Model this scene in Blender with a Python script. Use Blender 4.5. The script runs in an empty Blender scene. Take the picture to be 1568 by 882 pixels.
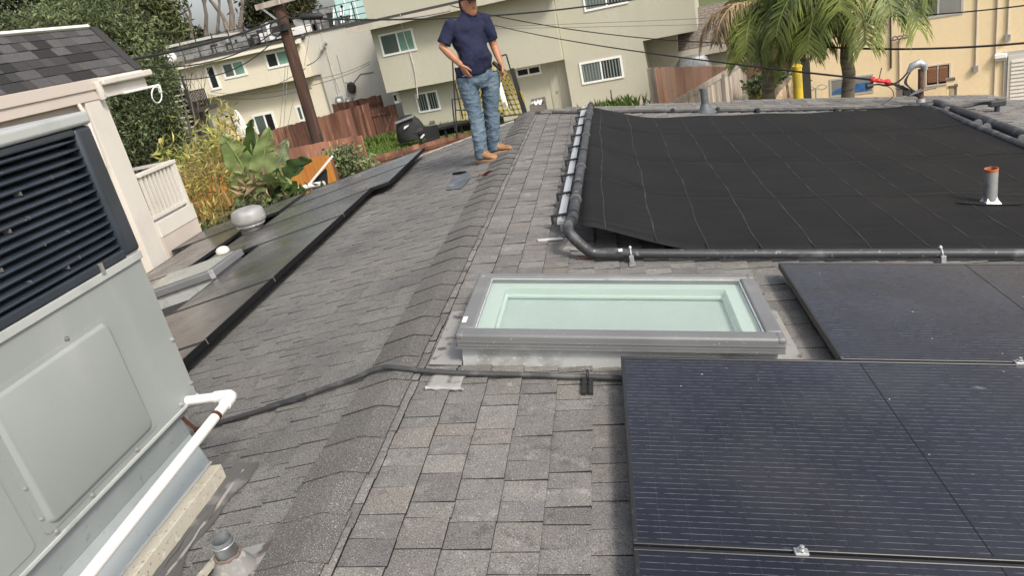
import bpy, bmesh, math, random
import numpy as np
from mathutils import Vector, Matrix, noise

S = bpy.context.scene
COL = S.collection
random.seed(7)

# ---------------------------------------------------------------- camera
FPX, CX, CY = 1112.6352, 784.0, 441.0
EYE = np.array([1.14115, 0.0, 1.45])
def _unit(w): return w/np.linalg.norm(w)
_Z = -_unit(np.array([1400.-CX, 3250.-CY, FPX]))
_Y = _unit(np.array([913.-CX, -28.-CY, FPX])); _Y = _unit(_Y-_Z*_Y.dot(_Z))
_X = np.cross(_Y, _Z)
MW = np.array([_X, _Y, _Z])                 # lens axes -> world axes
cam_d = bpy.data.cameras.new('camera'); cam = bpy.data.objects.new('camera', cam_d); COL.objects.link(cam)
cam_d.sensor_fit = 'HORIZONTAL'; cam_d.sensor_width = 36.0; cam_d.lens = FPX/1568*36
cam_d.clip_start = 0.02; cam_d.clip_end = 3000
m = Matrix.Identity(4)
for i in range(3):
    m[i][0] = MW[i, 0]; m[i][1] = -MW[i, 1]; m[i][2] = -MW[i, 2]; m[i][3] = EYE[i]
cam.matrix_world = m
S.camera = cam

# ---------------------------------------------------------------- light
SUN = Vector((0.50, -0.52, 0.69)).normalized()
SUN_E, SUN_ANG, SKY_E, EXPO = 1.5, 10.0, 0.105, 0.98
w = bpy.data.worlds.new('World'); S.world = w; w.use_nodes = True
nt = w.node_tree; bg = nt.nodes['Background']
sky = nt.nodes.new('ShaderNodeTexSky'); sky.sky_type = 'NISHITA'; sky.sun_disc = False
sky.sun_elevation = math.asin(SUN.z); sky.sun_rotation = math.atan2(SUN.x, SUN.y)
sky.dust_density = 4.0; sky.air_density = 1.0; sky.ozone_density = 1.0
hs = nt.nodes.new('ShaderNodeHueSaturation'); hs.inputs['Saturation'].default_value = 0.45
nt.links.new(sky.outputs[0], hs.inputs['Color']); nt.links.new(hs.outputs[0], bg.inputs[0])
bg.inputs[1].default_value = SKY_E
sd = bpy.data.lights.new('sun', 'SUN'); sd.energy = SUN_E; sd.angle = math.radians(SUN_ANG); sd.color = (1.0, 0.93, 0.82)
so = bpy.data.objects.new('sun', sd); COL.objects.link(so); so.rotation_euler = SUN.to_track_quat('Z', 'Y').to_euler()
so.location = (20, -20, 30)
S.view_settings.view_transform = 'Standard'; S.view_settings.look = 'None'
S.view_settings.exposure = EXPO; S.view_settings.gamma = 1.0
S.render.engine = 'CYCLES'

# ---------------------------------------------------------------- measuring helpers
def ray(px, py): return MW @ np.array([px-CX, py-CY, FPX])
def onplane(p, n, d):
    r = ray(*p); n = np.array(n, float); t = (d-n@EYE)/(n@r); return Vector(EYE+t*r)
TH = math.radians(9.46); T, CT, ST = math.tan(TH), math.cos(TH), math.sin(TH)
def rp(px, py, dz=0): return onplane((px, py), (T, 0, 1), dz)
def lp(px, py, dz=0): return onplane((px, py), (-T, 0, 1), dz)
def onx(p, x): return onplane(p, (1, 0, 0), x)
def ony(p, y): return onplane(p, (0, 1, 0), y)
def onz(p, z): return onplane(p, (0, 0, 1), z)
class Frame:
    """A facade plane: s runs along the wall, d stands out of it towards the viewer, z is up."""
    def __init__(s, x, y, az):
        a = math.radians(az); s.o = Vector((x, y, 0)); s.u = Vector((math.cos(a), math.sin(a), 0)); s.n = Vector((math.sin(a), -math.cos(a), 0))
    def P(s, a, d, z): return s.o+s.u*a+s.n*d+Vector((0, 0, z))
    def at(s, px, py, d=0):
        p = onplane((px, py), tuple(s.n), (s.o+s.n*d).dot(s.n)); q = p-s.o
        return q.dot(s.u), p.z
def RS(u, v, w): return Vector((u*CT+w*ST, v, -u*ST+w*CT))     # right slope: u down the slope, v along the ridge, w off the roof
def LS(u, v, w): return Vector((-u*CT-w*ST, v, -u*ST+w*CT))

# ---------------------------------------------------------------- mesh builder
class MB:
    def __init__(s): s.v = []; s.f = []; s.c = []; s.mi = []
    def add(s, vs, fs, tone=1.0, mi=0):
        b = len(s.v); s.v += [Vector(v) for v in vs]
        for f in fs: s.f.append(tuple(b+i for i in f)); s.c.append(tone); s.mi.append(mi)
    def hexa(s, p, tone=1.0, mi=0):       # 8 points: bottom 0-3 ring, top 4-7 ring
        p = [Vector(q) for q in p]
        if (p[1]-p[0]).cross(p[3]-p[0]).dot(p[4]-p[0]) < 0: p = [p[0], p[3], p[2], p[1], p[4], p[7], p[6], p[5]]
        s.add(p, [(3, 2, 1, 0), (4, 5, 6, 7), (0, 1, 5, 4), (1, 2, 6, 5), (2, 3, 7, 6), (3, 0, 4, 7)], tone, mi)
    def fbox(s, fn, a0, a1, b0, b1, c0, c1, tone=1.0, mi=0):
        s.hexa([fn(a0, b0, c0), fn(a1, b0, c0), fn(a1, b1, c0), fn(a0, b1, c0), fn(a0, b0, c1), fn(a1, b0, c1), fn(a1, b1, c1), fn(a0, b1, c1)], tone, mi)
    def box(s, x0, x1, y0, y1, z0, z1, tone=1.0, mi=0): s.fbox(lambda a, b, c: Vector((a, b, c)), x0, x1, y0, y1, z0, z1, tone, mi)
    def bar(s, p, q, wd, ht=None, up=(0, 0, 1), tone=1.0, mi=0):
        p, q = Vector(p), Vector(q); ht = ht or wd; d = (q-p).normalized(); up = Vector(up)
        if abs(d.dot(up.normalized())) > .98: up = Vector((0, 1, 0))
        a = d.cross(up).normalized()*wd/2; b = a.cross(d).normalized()*ht/2
        s.hexa([p-a-b, p+a-b, p+a+b, p-a+b, q-a-b, q+a-b, q+a+b, q-a+b], tone, mi)
    def tube(s, pts, r, n=8, cap=True, tone=1.0, mi=0, ell=None, up=None):
        pts = [Vector(p) for p in pts]; k = len(pts); rs = r if isinstance(r, (list, tuple)) else [r]*k
        ref = Vector(up) if up else None; rings = []; prev = None
        for i, p in enumerate(pts):
            d = (pts[min(i+1, k-1)]-pts[max(i-1, 0)]).normalized()
            if prev is None:
                a = ref if ref else (Vector((0, 0, 1)) if abs(d.z) < .9 else Vector((1, 0, 0)))
            else: a = prev
            a = (a-d*a.dot(d)).normalized(); prev = a; b = d.cross(a)
            e = ell[i] if ell else 1.0
            rings.append([p+a*rs[i]*math.cos(2*math.pi*j/n)+b*rs[i]*e*math.sin(2*math.pi*j/n) for j in range(n)])
        s.loft(rings, cap, tone, mi)
    def loft(s, rings, cap=True, tone=1.0, mi=0):
        n = len(rings[0]); vs = [p for r in rings for p in r]; fs = []
        for i in range(len(rings)-1):
            for j in range(n):
                fs.append((i*n+j, i*n+(j+1) % n, (i+1)*n+(j+1) % n, (i+1)*n+j))
        if cap: fs += [tuple(range(n-1, -1, -1)), tuple((len(rings)-1)*n+j for j in range(n))]
        s.add(vs, fs, tone, mi)
    def lathe(s, c, prof, n=20, ax=None, tone=1.0, cap=True, mi=0):
        ax = Vector(ax or (0, 0, 1)).normalized(); a = ax.orthogonal().normalized(); b = ax.cross(a); c = Vector(c)
        s.loft([[c+ax*z+(a*math.cos(2*math.pi*j/n)+b*math.sin(2*math.pi*j/n))*r for j in range(n)] for r, z in prof], cap, tone, mi)
    def build(s, name, mat, parent=None, smooth=None, bevel=0, kind=None, label=None, seg=2):
        me = bpy.data.meshes.new(name); o0 = org(parent)
        me.from_pydata([v-o0 for v in s.v], [], s.f)
        for mm in (mat if isinstance(mat, (list, tuple)) else [mat]): me.materials.append(mm)
        if any(s.mi): me.polygons.foreach_set('material_index', s.mi)
        at = me.color_attributes.new('tone', 'FLOAT_COLOR', 'CORNER'); buf = []
        for f, c in zip(s.f, s.c):
            c = c if isinstance(c, tuple) else (c, c, c); buf += (c[0], c[1], c[2], 1.0)*len(f)
        at.data.foreach_set('color', buf)
        me.update()
        if smooth is not None:
            me.polygons.foreach_set('use_smooth', [True]*len(me.polygons)); me.set_sharp_from_angle(angle=math.radians(smooth))
        o = bpy.data.objects.new(name, me); COL.objects.link(o)
        if parent: o.parent = parent
        if bevel:
            b = o.modifiers.new('bevel', 'BEVEL'); b.width = bevel; b.segments = seg; b.limit_method = 'ANGLE'; b.angle_limit = math.radians(40)
        if kind: o['kind'] = kind
        if label: o['label'] = label
        return o
def org(o):
    v = Vector((0, 0, 0))
    while o: v += Vector(o.location); o = o.parent
    return v
def tag(o, label, cat, group=None):
    o['label'] = label; o['category'] = cat
    if group: o['group'] = group
    return o
def thing(name, label, cat, loc=(0, 0, 0), group=None):
    o = bpy.data.objects.new(name, None); COL.objects.link(o); o.location = loc; o.empty_display_size = .2
    return tag(o, label, cat, group)
def struct(o): o['kind'] = 'structure'; return o
def dup(r, off, label=None, parent=None):
    c = r.copy(); COL.objects.link(c); c.location = Vector(r.location)+Vector(off)
    if label: c['label'] = label
    def rec(a, b):
        for ch in a.children:
            d = ch.copy(); COL.objects.link(d); d.parent = b; rec(ch, d)
    rec(r, c)
    return c
def inst(name, src, parent, loc):          # one more piece sharing the mesh of src
    c = bpy.data.objects.new(name, src.data); COL.objects.link(c); c.parent = parent; c.location = Vector(src.location)+Vector(loc)
    return c
def R(a, b): return random.uniform(a, b)

# ---------------------------------------------------------------- materials
def mat(name, base, rough=.8, layers=(), metal=0, spec=.4, bump=0, bscale=60, tone=True, trans=0, stretch=(1, 1, 1), coat=0, brough=None, bdetail=6, obj=False):
    """layers: (scale, colour, lo, hi, detail[, stretch]) noise blended over the base one after another."""
    M = bpy.data.materials.new(name); M.use_nodes = True; t = M.node_tree; N, L = t.nodes, t.links; N.clear()
    out = N.new('ShaderNodeOutputMaterial'); bs = N.new('ShaderNodeBsdfPrincipled')
    geo = N.new('ShaderNodeNewGeometry'); pos = geo.outputs['Position']
    if obj: pos = N.new('ShaderNodeTexCoord').outputs['Object']
    c = N.new('ShaderNodeRGB'); c.outputs[0].default_value = (*base, 1); cur = c.outputs[0]
    def vec(st):
        mp = N.new('ShaderNodeVectorMath'); mp.operation = 'MULTIPLY'; L.new(pos, mp.inputs[0]); mp.inputs[1].default_value = st; return mp.outputs[0]
    for ly in layers:
        sc, colr, lo, hi, det = ly[:5]; st = ly[5] if len(ly) > 5 else (1, 1, 1)
        nz = N.new('ShaderNodeTexNoise'); nz.inputs['Scale'].default_value = sc; nz.inputs['Detail'].default_value = det; L.new(vec(st), nz.inputs['Vector'])
        mr = N.new('ShaderNodeMapRange'); mr.interpolation_type = 'SMOOTHSTEP'; mr.inputs['From Min'].default_value = lo; mr.inputs['From Max'].default_value = hi; L.new(nz.outputs[0], mr.inputs['Value'])
        mx = N.new('ShaderNodeMix'); mx.data_type = 'RGBA'; L.new(mr.outputs[0], mx.inputs['Factor']); L.new(cur, mx.inputs['A']); mx.inputs['B'].default_value = (*colr, 1); cur = mx.outputs['Result']
    if tone:
        at = N.new('ShaderNodeAttribute'); at.attribute_name = 'tone'
        mx = N.new('ShaderNodeMix'); mx.data_type = 'RGBA'; mx.blend_type = 'MULTIPLY'; mx.inputs['Factor'].default_value = 1; L.new(cur, mx.inputs['A']); L.new(at.outputs['Color'], mx.inputs['B']); cur = mx.outputs['Result']
    L.new(cur, bs.inputs['Base Color']); bs.inputs['Roughness'].default_value = rough; bs.inputs['Metallic'].default_value = metal
    bs.inputs['Specular IOR Level'].default_value = spec; bs.inputs['Coat Weight'].default_value = coat
    if brough:
        nz = N.new('ShaderNodeTexNoise'); nz.inputs['Scale'].default_value = brough[0]; nz.inputs['Detail'].default_value = 5; L.new(pos, nz.inputs['Vector'])
        mr = N.new('ShaderNodeMapRange'); mr.inputs['To Min'].default_value = brough[1]; mr.inputs['To Max'].default_value = brough[2]; L.new(nz.outputs[0], mr.inputs['Value']); L.new(mr.outputs[0], bs.inputs['Roughness'])
    if bump:
        nz = N.new('ShaderNodeTexNoise'); nz.inputs['Scale'].default_value = bscale; nz.inputs['Detail'].default_value = bdetail; L.new(vec(stretch), nz.inputs['Vector'])
        bp = N.new('ShaderNodeBump'); bp.inputs['Strength'].default_value = min(1, bump*20); bp.inputs['Distance'].default_value = bump; L.new(nz.outputs[0], bp.inputs['Height']); L.new(bp.outputs[0], bs.inputs['Normal'])
    sh = bs.outputs[0]
    if trans:
        tr = N.new('ShaderNodeBsdfTranslucent'); L.new(cur, tr.inputs[0]); mxs = N.new('ShaderNodeMixShader'); mxs.inputs[0].default_value = trans; L.new(sh, mxs.inputs[1]); L.new(tr.outputs[0], mxs.inputs[2]); sh = mxs.outputs[0]
    L.new(sh, out.inputs[0])
    M['bsdf'] = bs.name
    return M
m_shingle = mat('shingle_granules', (.178, .170, .160), .95, [(3.2, (.150, .144, .138), .42, .66, 4), (1.1, (.195, .187, .175), .52, .72, 3), (16, (.115, .11, .106), .52, .74, 4), (13, (.26, .25, .235), .58, .76, 4), (170, (.09, .086, .083), .48, .68, 3), (240, (.39, .375, .355), .57, .72, 2)], spec=.25, bump=.004, bscale=220)
m_shingle_l = mat('shingle_granules_weathered', (.172, .167, .159), .95, [(1.6, (.120, .119, .118), .42, .66, 4), (.8, (.212, .203, .186), .50, .70, 3), (14, (.105, .102, .10), .54, .74, 4), (170, (.065, .063, .061), .48, .66, 3), (240, (.34, .33, .31), .57, .70, 2)], spec=.25, bump=.004, bscale=220)
m_felt = mat('roof_underlay', (.03, .029, .028), .95)
m_galv = mat('galvanised_steel', (.38, .39, .39), .5, [(9, (.25, .25, .25), .5, .7, 6), (2.5, (.55, .55, .53), .55, .75, 5)], metal=.55, brough=(12, .35, .65))
m_galv_dirty = mat('stained_flashing', (.34, .335, .32), .6, [(14, (.12, .10, .085), .52, .66, 6), (5, (.36, .28, .20), .55, .72, 5)], metal=.3)
m_tar = mat('roofing_tar', (.09, .088, .085), .85, [(12, (.17, .165, .16), .55, .7, 6)], bump=.01, bscale=30)
m_alu = mat('mill_aluminium', (.72, .73, .74), .38, [(20, (.55, .56, .57), .5, .7, 4)], metal=.6)
m_sky_frame = mat('skylight_cladding', (.172, .175, .178), .5, [(2.5, (.148, .151, .154), .45, .7, 5), (6, (.205, .206, .206), .55, .75, 6), (90, (.36, .36, .36), .68, .75, 2)], metal=.1, spec=.4)
m_curb = mat('skylight_curb_metal', (.50, .515, .51), .5, [(7, (.33, .335, .33), .5, .7, 6), (3.2, (.07, .067, .062), .60, .70, 8), (60, (.65, .66, .65), .6, .7, 3)], metal=.3)
m_well = mat('skylight_well_paint', (.78, .87, .81), .7)
m_well_in = mat('skylight_diffuser', (.60, .67, .64), .6, [(4, (.65, .71, .68), .4, .7, 4), (140, (.53, .60, .57), .55, .7, 2)])
m_label = mat('white_print', (.8, .8, .78), .5)
m_black_pl = mat('black_abs_pipe', (.035, .037, .041), .5, [(6, (.12, .125, .135), .5, .72, 6, (1, 1, 1)), (30, (.20, .20, .20), .62, .75, 4)], spec=.45, brough=(15, .35, .65))
m_hose = mat('weathered_hose', (.045, .046, .048), .6, [(8, (.11, .11, .11), .52, .7, 5)], spec=.4)
m_rubber = mat('black_rubber', (.022, .022, .023), .6)
m_pframe = mat('black_anodised_frame', (.016, .0165, .019), .38, [(40, (.05, .05, .05), .6, .75, 3)], spec=.5)
m_clamp = mat('clamp_steel', (.55, .55, .55), .35, metal=.8)
m_pvc = mat('white_pvc', (.70, .695, .67), .35, [(5, (.60, .585, .55), .5, .75, 5)], spec=.5)
m_copper = mat('rusty_strap', (.11, .045, .025), .7, [(50, (.05, .022, .015), .45, .65, 4)], metal=.3)
m_ac = mat('condenser_paint', (.275, .297, .288), .5, [(1.6, (.25, .272, .263), .4, .7, 5), (5, (.305, .323, .315), .55, .75, 5, (1, 1, .25)), (120, (.27, .29, .28), .62, .72, 2)], spec=.45)
m_ac_trim = mat('condenser_trim', (.40, .415, .405), .45, [(6, (.33, .345, .34), .5, .7, 5)], spec=.45)
m_louver = mat('louvre_dark_paint', (.026, .034, .046), .36, [(5, (.038, .046, .060), .45, .7, 5), (26, (.30, .32, .34), .70, .80, 4)], spec=.5)
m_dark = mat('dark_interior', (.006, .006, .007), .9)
m_duct = mat('grey_duct_metal', (.27, .30, .31), .55, [(2.2, (.33, .36, .37), .42, .68, 4), (30, (.22, .24, .25), .6, .75, 4)], metal=.25)
m_wood_curb = mat('weathered_pale_wood', (.43, .40, .33), .85, [(6, (.25, .215, .165), .48, .68, 7, (1, .25, 1)), (28, (.56, .54, .48), .56, .72, 5), (70, (.15, .13, .11), .60, .72, 3)], bump=.004, bscale=60)
m_white = mat('white_paint', (.60, .565, .51), .55, [(2.0, (.54, .50, .45), .48, .75, 5), (9, (.49, .455, .41), .6, .8, 5, (1, 1, .2))])
m_pinkwhite = mat('warm_white_paint', (.54, .475, .42), .6, [(1.5, (.49, .425, .375), .45, .7, 4)])
m_wire = mat('black_cable', (.018, .018, .018), .6)
m_wire_grey = mat('grey_cable', (.13, .13, .13), .6)
m_iron = mat('black_iron', (.03, .029, .028), .55)
m_red = mat('red_tape', (.55, .02, .03), .5)
m_rustpipe = mat('rusty_mast', (.115, .058, .036), .8, [(10, (.06, .035, .025), .45, .65, 5)])
m_orange_rust = mat('orange_rust', (.42, .13, .055), .85, [(40, (.25, .07, .03), .45, .65, 4)])
def stucco(name, c, dark, sc=1.0):
    return mat(name, c, .93, [(.35*sc, dark, .35, .8, 8), (.9, tuple(x*.90 for x in c), .45, .8, 8, (1, 1, .3)), (9, tuple(x*.93 for x in c), .4, .7, 8), (2.2, tuple(x*.80 for x in c), .62, .80, 8, (1, 1, .12))], bump=.010, bscale=16, spec=.15, bdetail=9)
m_cream = stucco('cream_stucco', (.74, .68, .545), (.66, .60, .47))
m_greywall = stucco('grey_beige_stucco', (.52, .50, .445), (.46, .44, .385))
m_olive = stucco('olive_stucco', (.50, .48, .385), (.43, .41, .325))
m_yellow = stucco('peach_yellow_stucco', (.80, .645, .42), (.73, .565, .345), .7)
m_wframe = mat('white_window_frame', (.80, .80, .77), .5)
m_gframe = mat('grey_window_frame', (.42, .40, .37), .6)
def glass(name, c, rough=.12): return mat(name, c, rough, [(.9, tuple(x*.7 for x in c), .4, .7, 3)], spec=.7)
m_gl_dark = glass('dark_window_glass', (.022, .026, .026)); m_gl_mid = glass('screened_window_glass', (.085, .115, .098), .35)
m_gl_green = glass('green_window_glass', (.19, .34, .26), .2); m_gl_grey = glass('grey_window_glass', (.24, .235, .225), .25)
m_blind = mat('dark_blind_slat', (.20, .23, .22), .6)
m_trim = mat('beige_fascia', (.50, .46, .39), .8, [(2, (.42, .385, .32), .45, .7, 4)])
m_trimcream = mat('cream_fascia', (.74, .69, .58), .7)
m_roofdark = mat('flat_roof_edge', (.06, .058, .055), .9)
m_redwood = mat('stained_red_fence_board', (.165, .078, .05), .85, [(3, (.095, .042, .029), .42, .66, 6, (1, 1, .12)), (9, (.27, .155, .105), .56, .74, 5, (1, 1, .1))], bump=.006, bscale=30, stretch=(1, 1, .1))
m_orangewood = mat('fresh_cedar_board', (.62, .37, .255), .8, [(3, (.50, .265, .17), .42, .66, 6, (1, 1, .12)), (8, (.58, .38, .28), .56, .74, 5, (1, 1, .12)), (11, (.13, .06, .04), .68, .76, 3)], bump=.005, bscale=30, stretch=(1, 1, .1))
m_brightwood = mat('orange_stained_board', (.46, .19, .04), .7, [(4, (.38, .145, .03), .45, .7, 5, (1, 1, .12))])
m_greywood = mat('silvered_fence_board', (.38, .335, .29), .9, [(3, (.25, .21, .18), .42, .66, 6, (1, 1, .12)), (9, (.50, .46, .41), .56, .74, 5, (1, 1, .1))], bump=.006, bscale=30, stretch=(1, 1, .1))
m_pole = mat('creosoted_pole', (.085, .045, .031), .9, [(5, (.045, .026, .02), .42, .66, 6, (1, 1, .06)), (14, (.15, .085, .06), .58, .75, 5, (1, 1, .06))], bump=.012, bscale=20, stretch=(1, 1, .06))
m_grass = mat('lawn_soil', (.10, .125, .035), .95, [(1.2, (.15, .135, .06), .42, .66, 6), (.5, (.075, .11, .028), .45, .65, 4), (12, (.05, .07, .02), .5, .7, 4)], bump=.03, bscale=12)
m_blade = mat('grass_blade', (.14, .21, .045), .8, trans=.25)
m_conc = mat('pale_concrete', (.46, .42, .36), .9, [(2, (.36, .325, .275), .45, .7, 6)])
m_leaf = mat('tree_leaf', (.12, .145, .07), .6, [(.35, (.075, .10, .04), .40, .65, 4)], spec=.35, trans=.25)
m_leaf_d = mat('dark_tree_leaf', (.075, .088, .038), .65, [(.3, (.11, .105, .036), .50, .68, 4)], spec=.3, trans=.2)
m_leaf_b = mat('bamboo_leaf', (.40, .345, .11), .6, [(1.2, (.24, .27, .07), .42, .60, 4), (2, (.48, .38, .22), .58, .72, 3)], spec=.3, trans=.3)
m_leaf_s = mat('shrub_leaf', (.13, .16, .075), .6, [(2, (.19, .15, .085), .55, .7, 3)], spec=.35, trans=.2)
m_banana = mat('banana_leaf', (.27, .33, .14), .42, [(1.4, (.19, .26, .085), .4, .65, 4), (4, (.36, .41, .20), .60, .75, 3)], spec=.5, trans=.3, bump=.006, bscale=14, stretch=(1, 1, 1))
m_banana_d = mat('dark_banana_leaf', (.055, .095, .022), .4, [(1.4, (.035, .065, .015), .4, .65, 4)], spec=.5, trans=.2)
m_dead = mat('dry_leaf', (.36, .26, .15), .85, [(3, (.24, .165, .09), .45, .65, 4)], trans=.15)
m_palm = mat('palm_leaflet', (.20, .235, .055), .5, [(1.1, (.10, .135, .03), .4, .62, 4), (2.2, (.36, .335, .11), .58, .74, 3)], spec=.45, trans=.3)
m_palm_trunk = mat('palm_trunk_bark', (.19, .155, .125), .95, [(6, (.10, .082, .068), .44, .64, 6, (.5, .5, 3)), (12, (.30, .26, .22), .6, .75, 4, (.5, .5, 2))], bump=.02, bscale=16, stretch=(.4, .4, 3))
m_bark = mat('grey_bark', (.17, .145, .125), .95, [(3, (.10, .085, .075), .42, .66, 6, (1, 1, .3))])
m_bark_p = mat('pale_dead_wood', (.24, .195, .165), .95, [(2, (.13, .105, .09), .42, .66, 6, (1, 1, .3)), (3, (.36, .30, .26), .58, .76, 4)])
m_stem = mat('cane_stem', (.34, .235, .10), .7)
m_cloth_b = mat('black_cover_fabric', (.02, .02, .022), .75, bump=.03, bscale=6)
m_steel_w = mat('white_metal', (.78, .78, .76), .45)
m_yel = mat('faded_yellow_wire', (.36, .29, .05), .7)
m_tarp = mat('pale_yellow_netting', (.52, .47, .26), .85, [(3, (.42, .38, .2), .4, .7, 5)])
m_ylpaint = mat('yellow_post_paint', (.58, .42, .035), .7, [(4, (.42, .31, .06), .45, .7, 5)])
m_rock = mat('retaining_rock', (.40, .31, .20), .95, [(2, (.27, .20, .125), .42, .66, 6), (7, (.55, .45, .33), .58, .74, 5)], bump=.05, bscale=6)
m_blue = mat('blue_tarp', (.035, .14, .33), .7, [(6, (.02, .09, .24), .45, .7, 4)])
m_brownlouv = mat('brown_louvre', (.19, .085, .04), .7)
m_umb = mat('umbrella_canvas', (.70, .68, .66), .8, [(3, (.58, .55, .52), .5, .7, 4)])
m_teal = mat('teal_glass_screen', (.42, .60, .58), .2, spec=.6)
m_white2 = mat('mansard_cap', (.74, .72, .66), .5)

# ================================================================ THE HOUSE UNDER US
house = thing('house', 'low single-storey house whose grey shingled roof fills the foreground', 'house', (0, 4, -4))
b = MB(); b.box(-4.5, 5.7, -2.4, 9.7, -4, -1.35); b.build('wall', m_cream, house)
RY0, RYE = -2.5, 10.0
b = MB()
far = [(0, 10.1), (.24, 10.27), (2.56, 10.6), (5.17, 10.75), (6.02, 10.74), (6.2, 9.9), (6.6, 8.6), (7.2, 6.0), (7.2, RY0), (0, RY0)]
def sheet(fn, pts, th):
    n = len(pts); b.add([fn(u, v, 0) for u, v in pts]+[fn(u, v, -th) for u, v in pts], [tuple(range(n-1, -1, -1)), tuple(range(n, 2*n))]+[(i, (i+1) % n, n+(i+1) % n, n+i) for i in range(n)])
sheet(lambda u, v, w_: RS(u, v, w_), [(x/CT, y) for x, y in far], .12)
deck_r = b.build('roof_slope', m_felt, house)
b = MB(); sheet(lambda u, v, w_: LS(u, v, w_), [(0, RY0), (0, 10.1), (1.2, 9.78), (2.6, 9.72), (5.05, 9.72), (5.05, RY0)], .12)
deck_l = b.build('roof_slope', m_felt, house)
PAL = [(1, 1, 1), (.90, .90, .91), (1.14, 1.14, 1.13), (.78, .78, .80), (1.26, 1.25, 1.23), (1.02, 1.0, .97), (.97, .98, 1.0), (1.08, 1.03, .985), (1.2, 1.2, 1.19), (.84, .83, .82)]
def tonepick(): 
    p = random.choice(PAL); k = R(.94, 1.06); return tuple((1+(c-1)*.68)*k for c in p)
EXPO_S = .1536
def far_v(x):
    for (x0, y0), (x1, y1) in zip(far[:5], far[1:6]):
        if x0 <= x <= x1: return y0+(y1-y0)*(x-x0)/(x1-x0)
    return 8
def slab(fn, u0, u1, v0, v1, t, tw=0):
    """one shingle tab: u0 up-slope edge, u1 butt edge; tw lifts one corner a little."""
    p = [fn(u0, v0, .002), fn(u1, v0, .004), fn(u1, v1, .004), fn(u0, v1, .002), fn(u0, v0, .003), fn(u1, v0, .004+t+tw), fn(u1, v1, .004+t-tw), fn(u0, v1, .003)]
    return p
def tab(b, p, tn):      # top carries the granules, cut edges are black asphalt, darkened further to draw the shadow lines
    k = .24 if p[5].x > 0 else .40; b.add(p, [(4, 5, 6, 7)], tn); b.add(p, [(0, 1, 5, 4), (2, 3, 7, 6)], (tn[0]*k, tn[1]*k, tn[2]*k)); b.add(p, [(1, 2, 6, 5)], .09)
tabs = {'r': [], 'l': []}
def hidden_r(x, y):
    if x > 1.9 and 4.55 < y < 9.0 and x < 4.6: return True
    if x > 1.25 and y < 2.7: return True
    if x > 2.15 and y < 3.95: return True
    return False
def hidden_l(x, y):
    return (x < -1.95 and y > 2.6 and y < 9.4 and x > -4.4) or (x < -.95 and y < 2.25 and x > -1.9)
for side in 'rl':
    fn = RS if side == 'r' else LS
    gk = 1 if side == 'r' else 1.5
    k0 = .122 if side == 'r' else .172
    k = -1
    while True:
        u1 = k0+EXPO_S*(k+1); u0 = u1-EXPO_S-.012; k += 1
        if u1 > (7.1 if side == 'r' else 5.0): break
        v = .55+R(0, .15) if side == 'r' else .9+R(0, .15); thick = random.random() < .5
        if u1 < 0.02: continue
        while True:
            x = u1*CT
            lim = 9.83 if side == 'r' and x > .1 else (9.75 if side == 'l' else 10.0)
            if side == 'r' and x > 6.2: lim = 9.9-(x-6.2)*2.5
            if v > lim: break
            wd = random.choice([.085, .10, .115, .13, .145, .16])*R(.92, 1.08); v1 = min(v+wd, lim+.02)
            t = R(.0115, .0135) if thick else R(.0085, .0095)
            thick = not thick if random.random() < .75 else thick
            if not (hidden_r(x, v) if side == 'r' else hidden_l(-x, v)):
                tabs[side].append((math.hypot(x-(1.1 if side == 'r' else -1.1), v-.3), slab(fn, u0, u1-.006+R(-.003, .003), v+R(.0012, .0026)*gk, v1-R(.0012, .0026)*gk, t, R(-.0015, .0015)), tonepick() if side == 'r' else tuple(1+(c_-1)*.45 for c_ in tonepick())))
            v = v1
for side, deck, mm in (('r', deck_r, m_shingle), ('l', deck_l, m_shingle_l)):
    L_ = tabs[side]
    vis = [q for q in L_ if -0.5 < q[1][0].y]
    vis.sort(key=lambda q: q[0]); near = vis[:296]; rest = vis[296:]
    for d_, p, tn in near:
        b = MB(); tab(b, p, tn); b.build('shingle', mm, deck)
    b = MB()
    for d_, p, tn in rest: tab(b, p, tn)
    b.build('shingle_courses', mm, deck, kind='stuff')
# far strip beyond the pool mat: courses along the rake
b = MB(); fv = 9.80; row = 0
while fv < 10.7:
    x = .12+R(0, .2)
    while x < 6.0:
        wd = random.choice([.15, .2, .24, .3])*R(.9, 1.1)
        if fv+.15 < far_v(x)+.12:
            uu0, uu1 = x/CT, (x+wd-.003)/CT; t = random.choice([.004, .009])
            b.add([RS(uu0, fv+.17, .006+row*.001), RS(uu0, fv, .006), RS(uu1, fv, .006), RS(uu1, fv+.17, .006), RS(uu0, fv+.17, .008+row*.001), RS(uu0, fv, .010+t), RS(uu1, fv, .010+t), RS(uu1, fv+.17, .008)], [(4, 5, 6, 7), (1, 2, 6, 5), (0, 1, 5, 4), (2, 3, 7, 6)], tonepick())
        x += wd
    fv += .155; row += 1
b.build('rake_shingle_courses', m_shingle, deck_r, kind='stuff')
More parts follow.
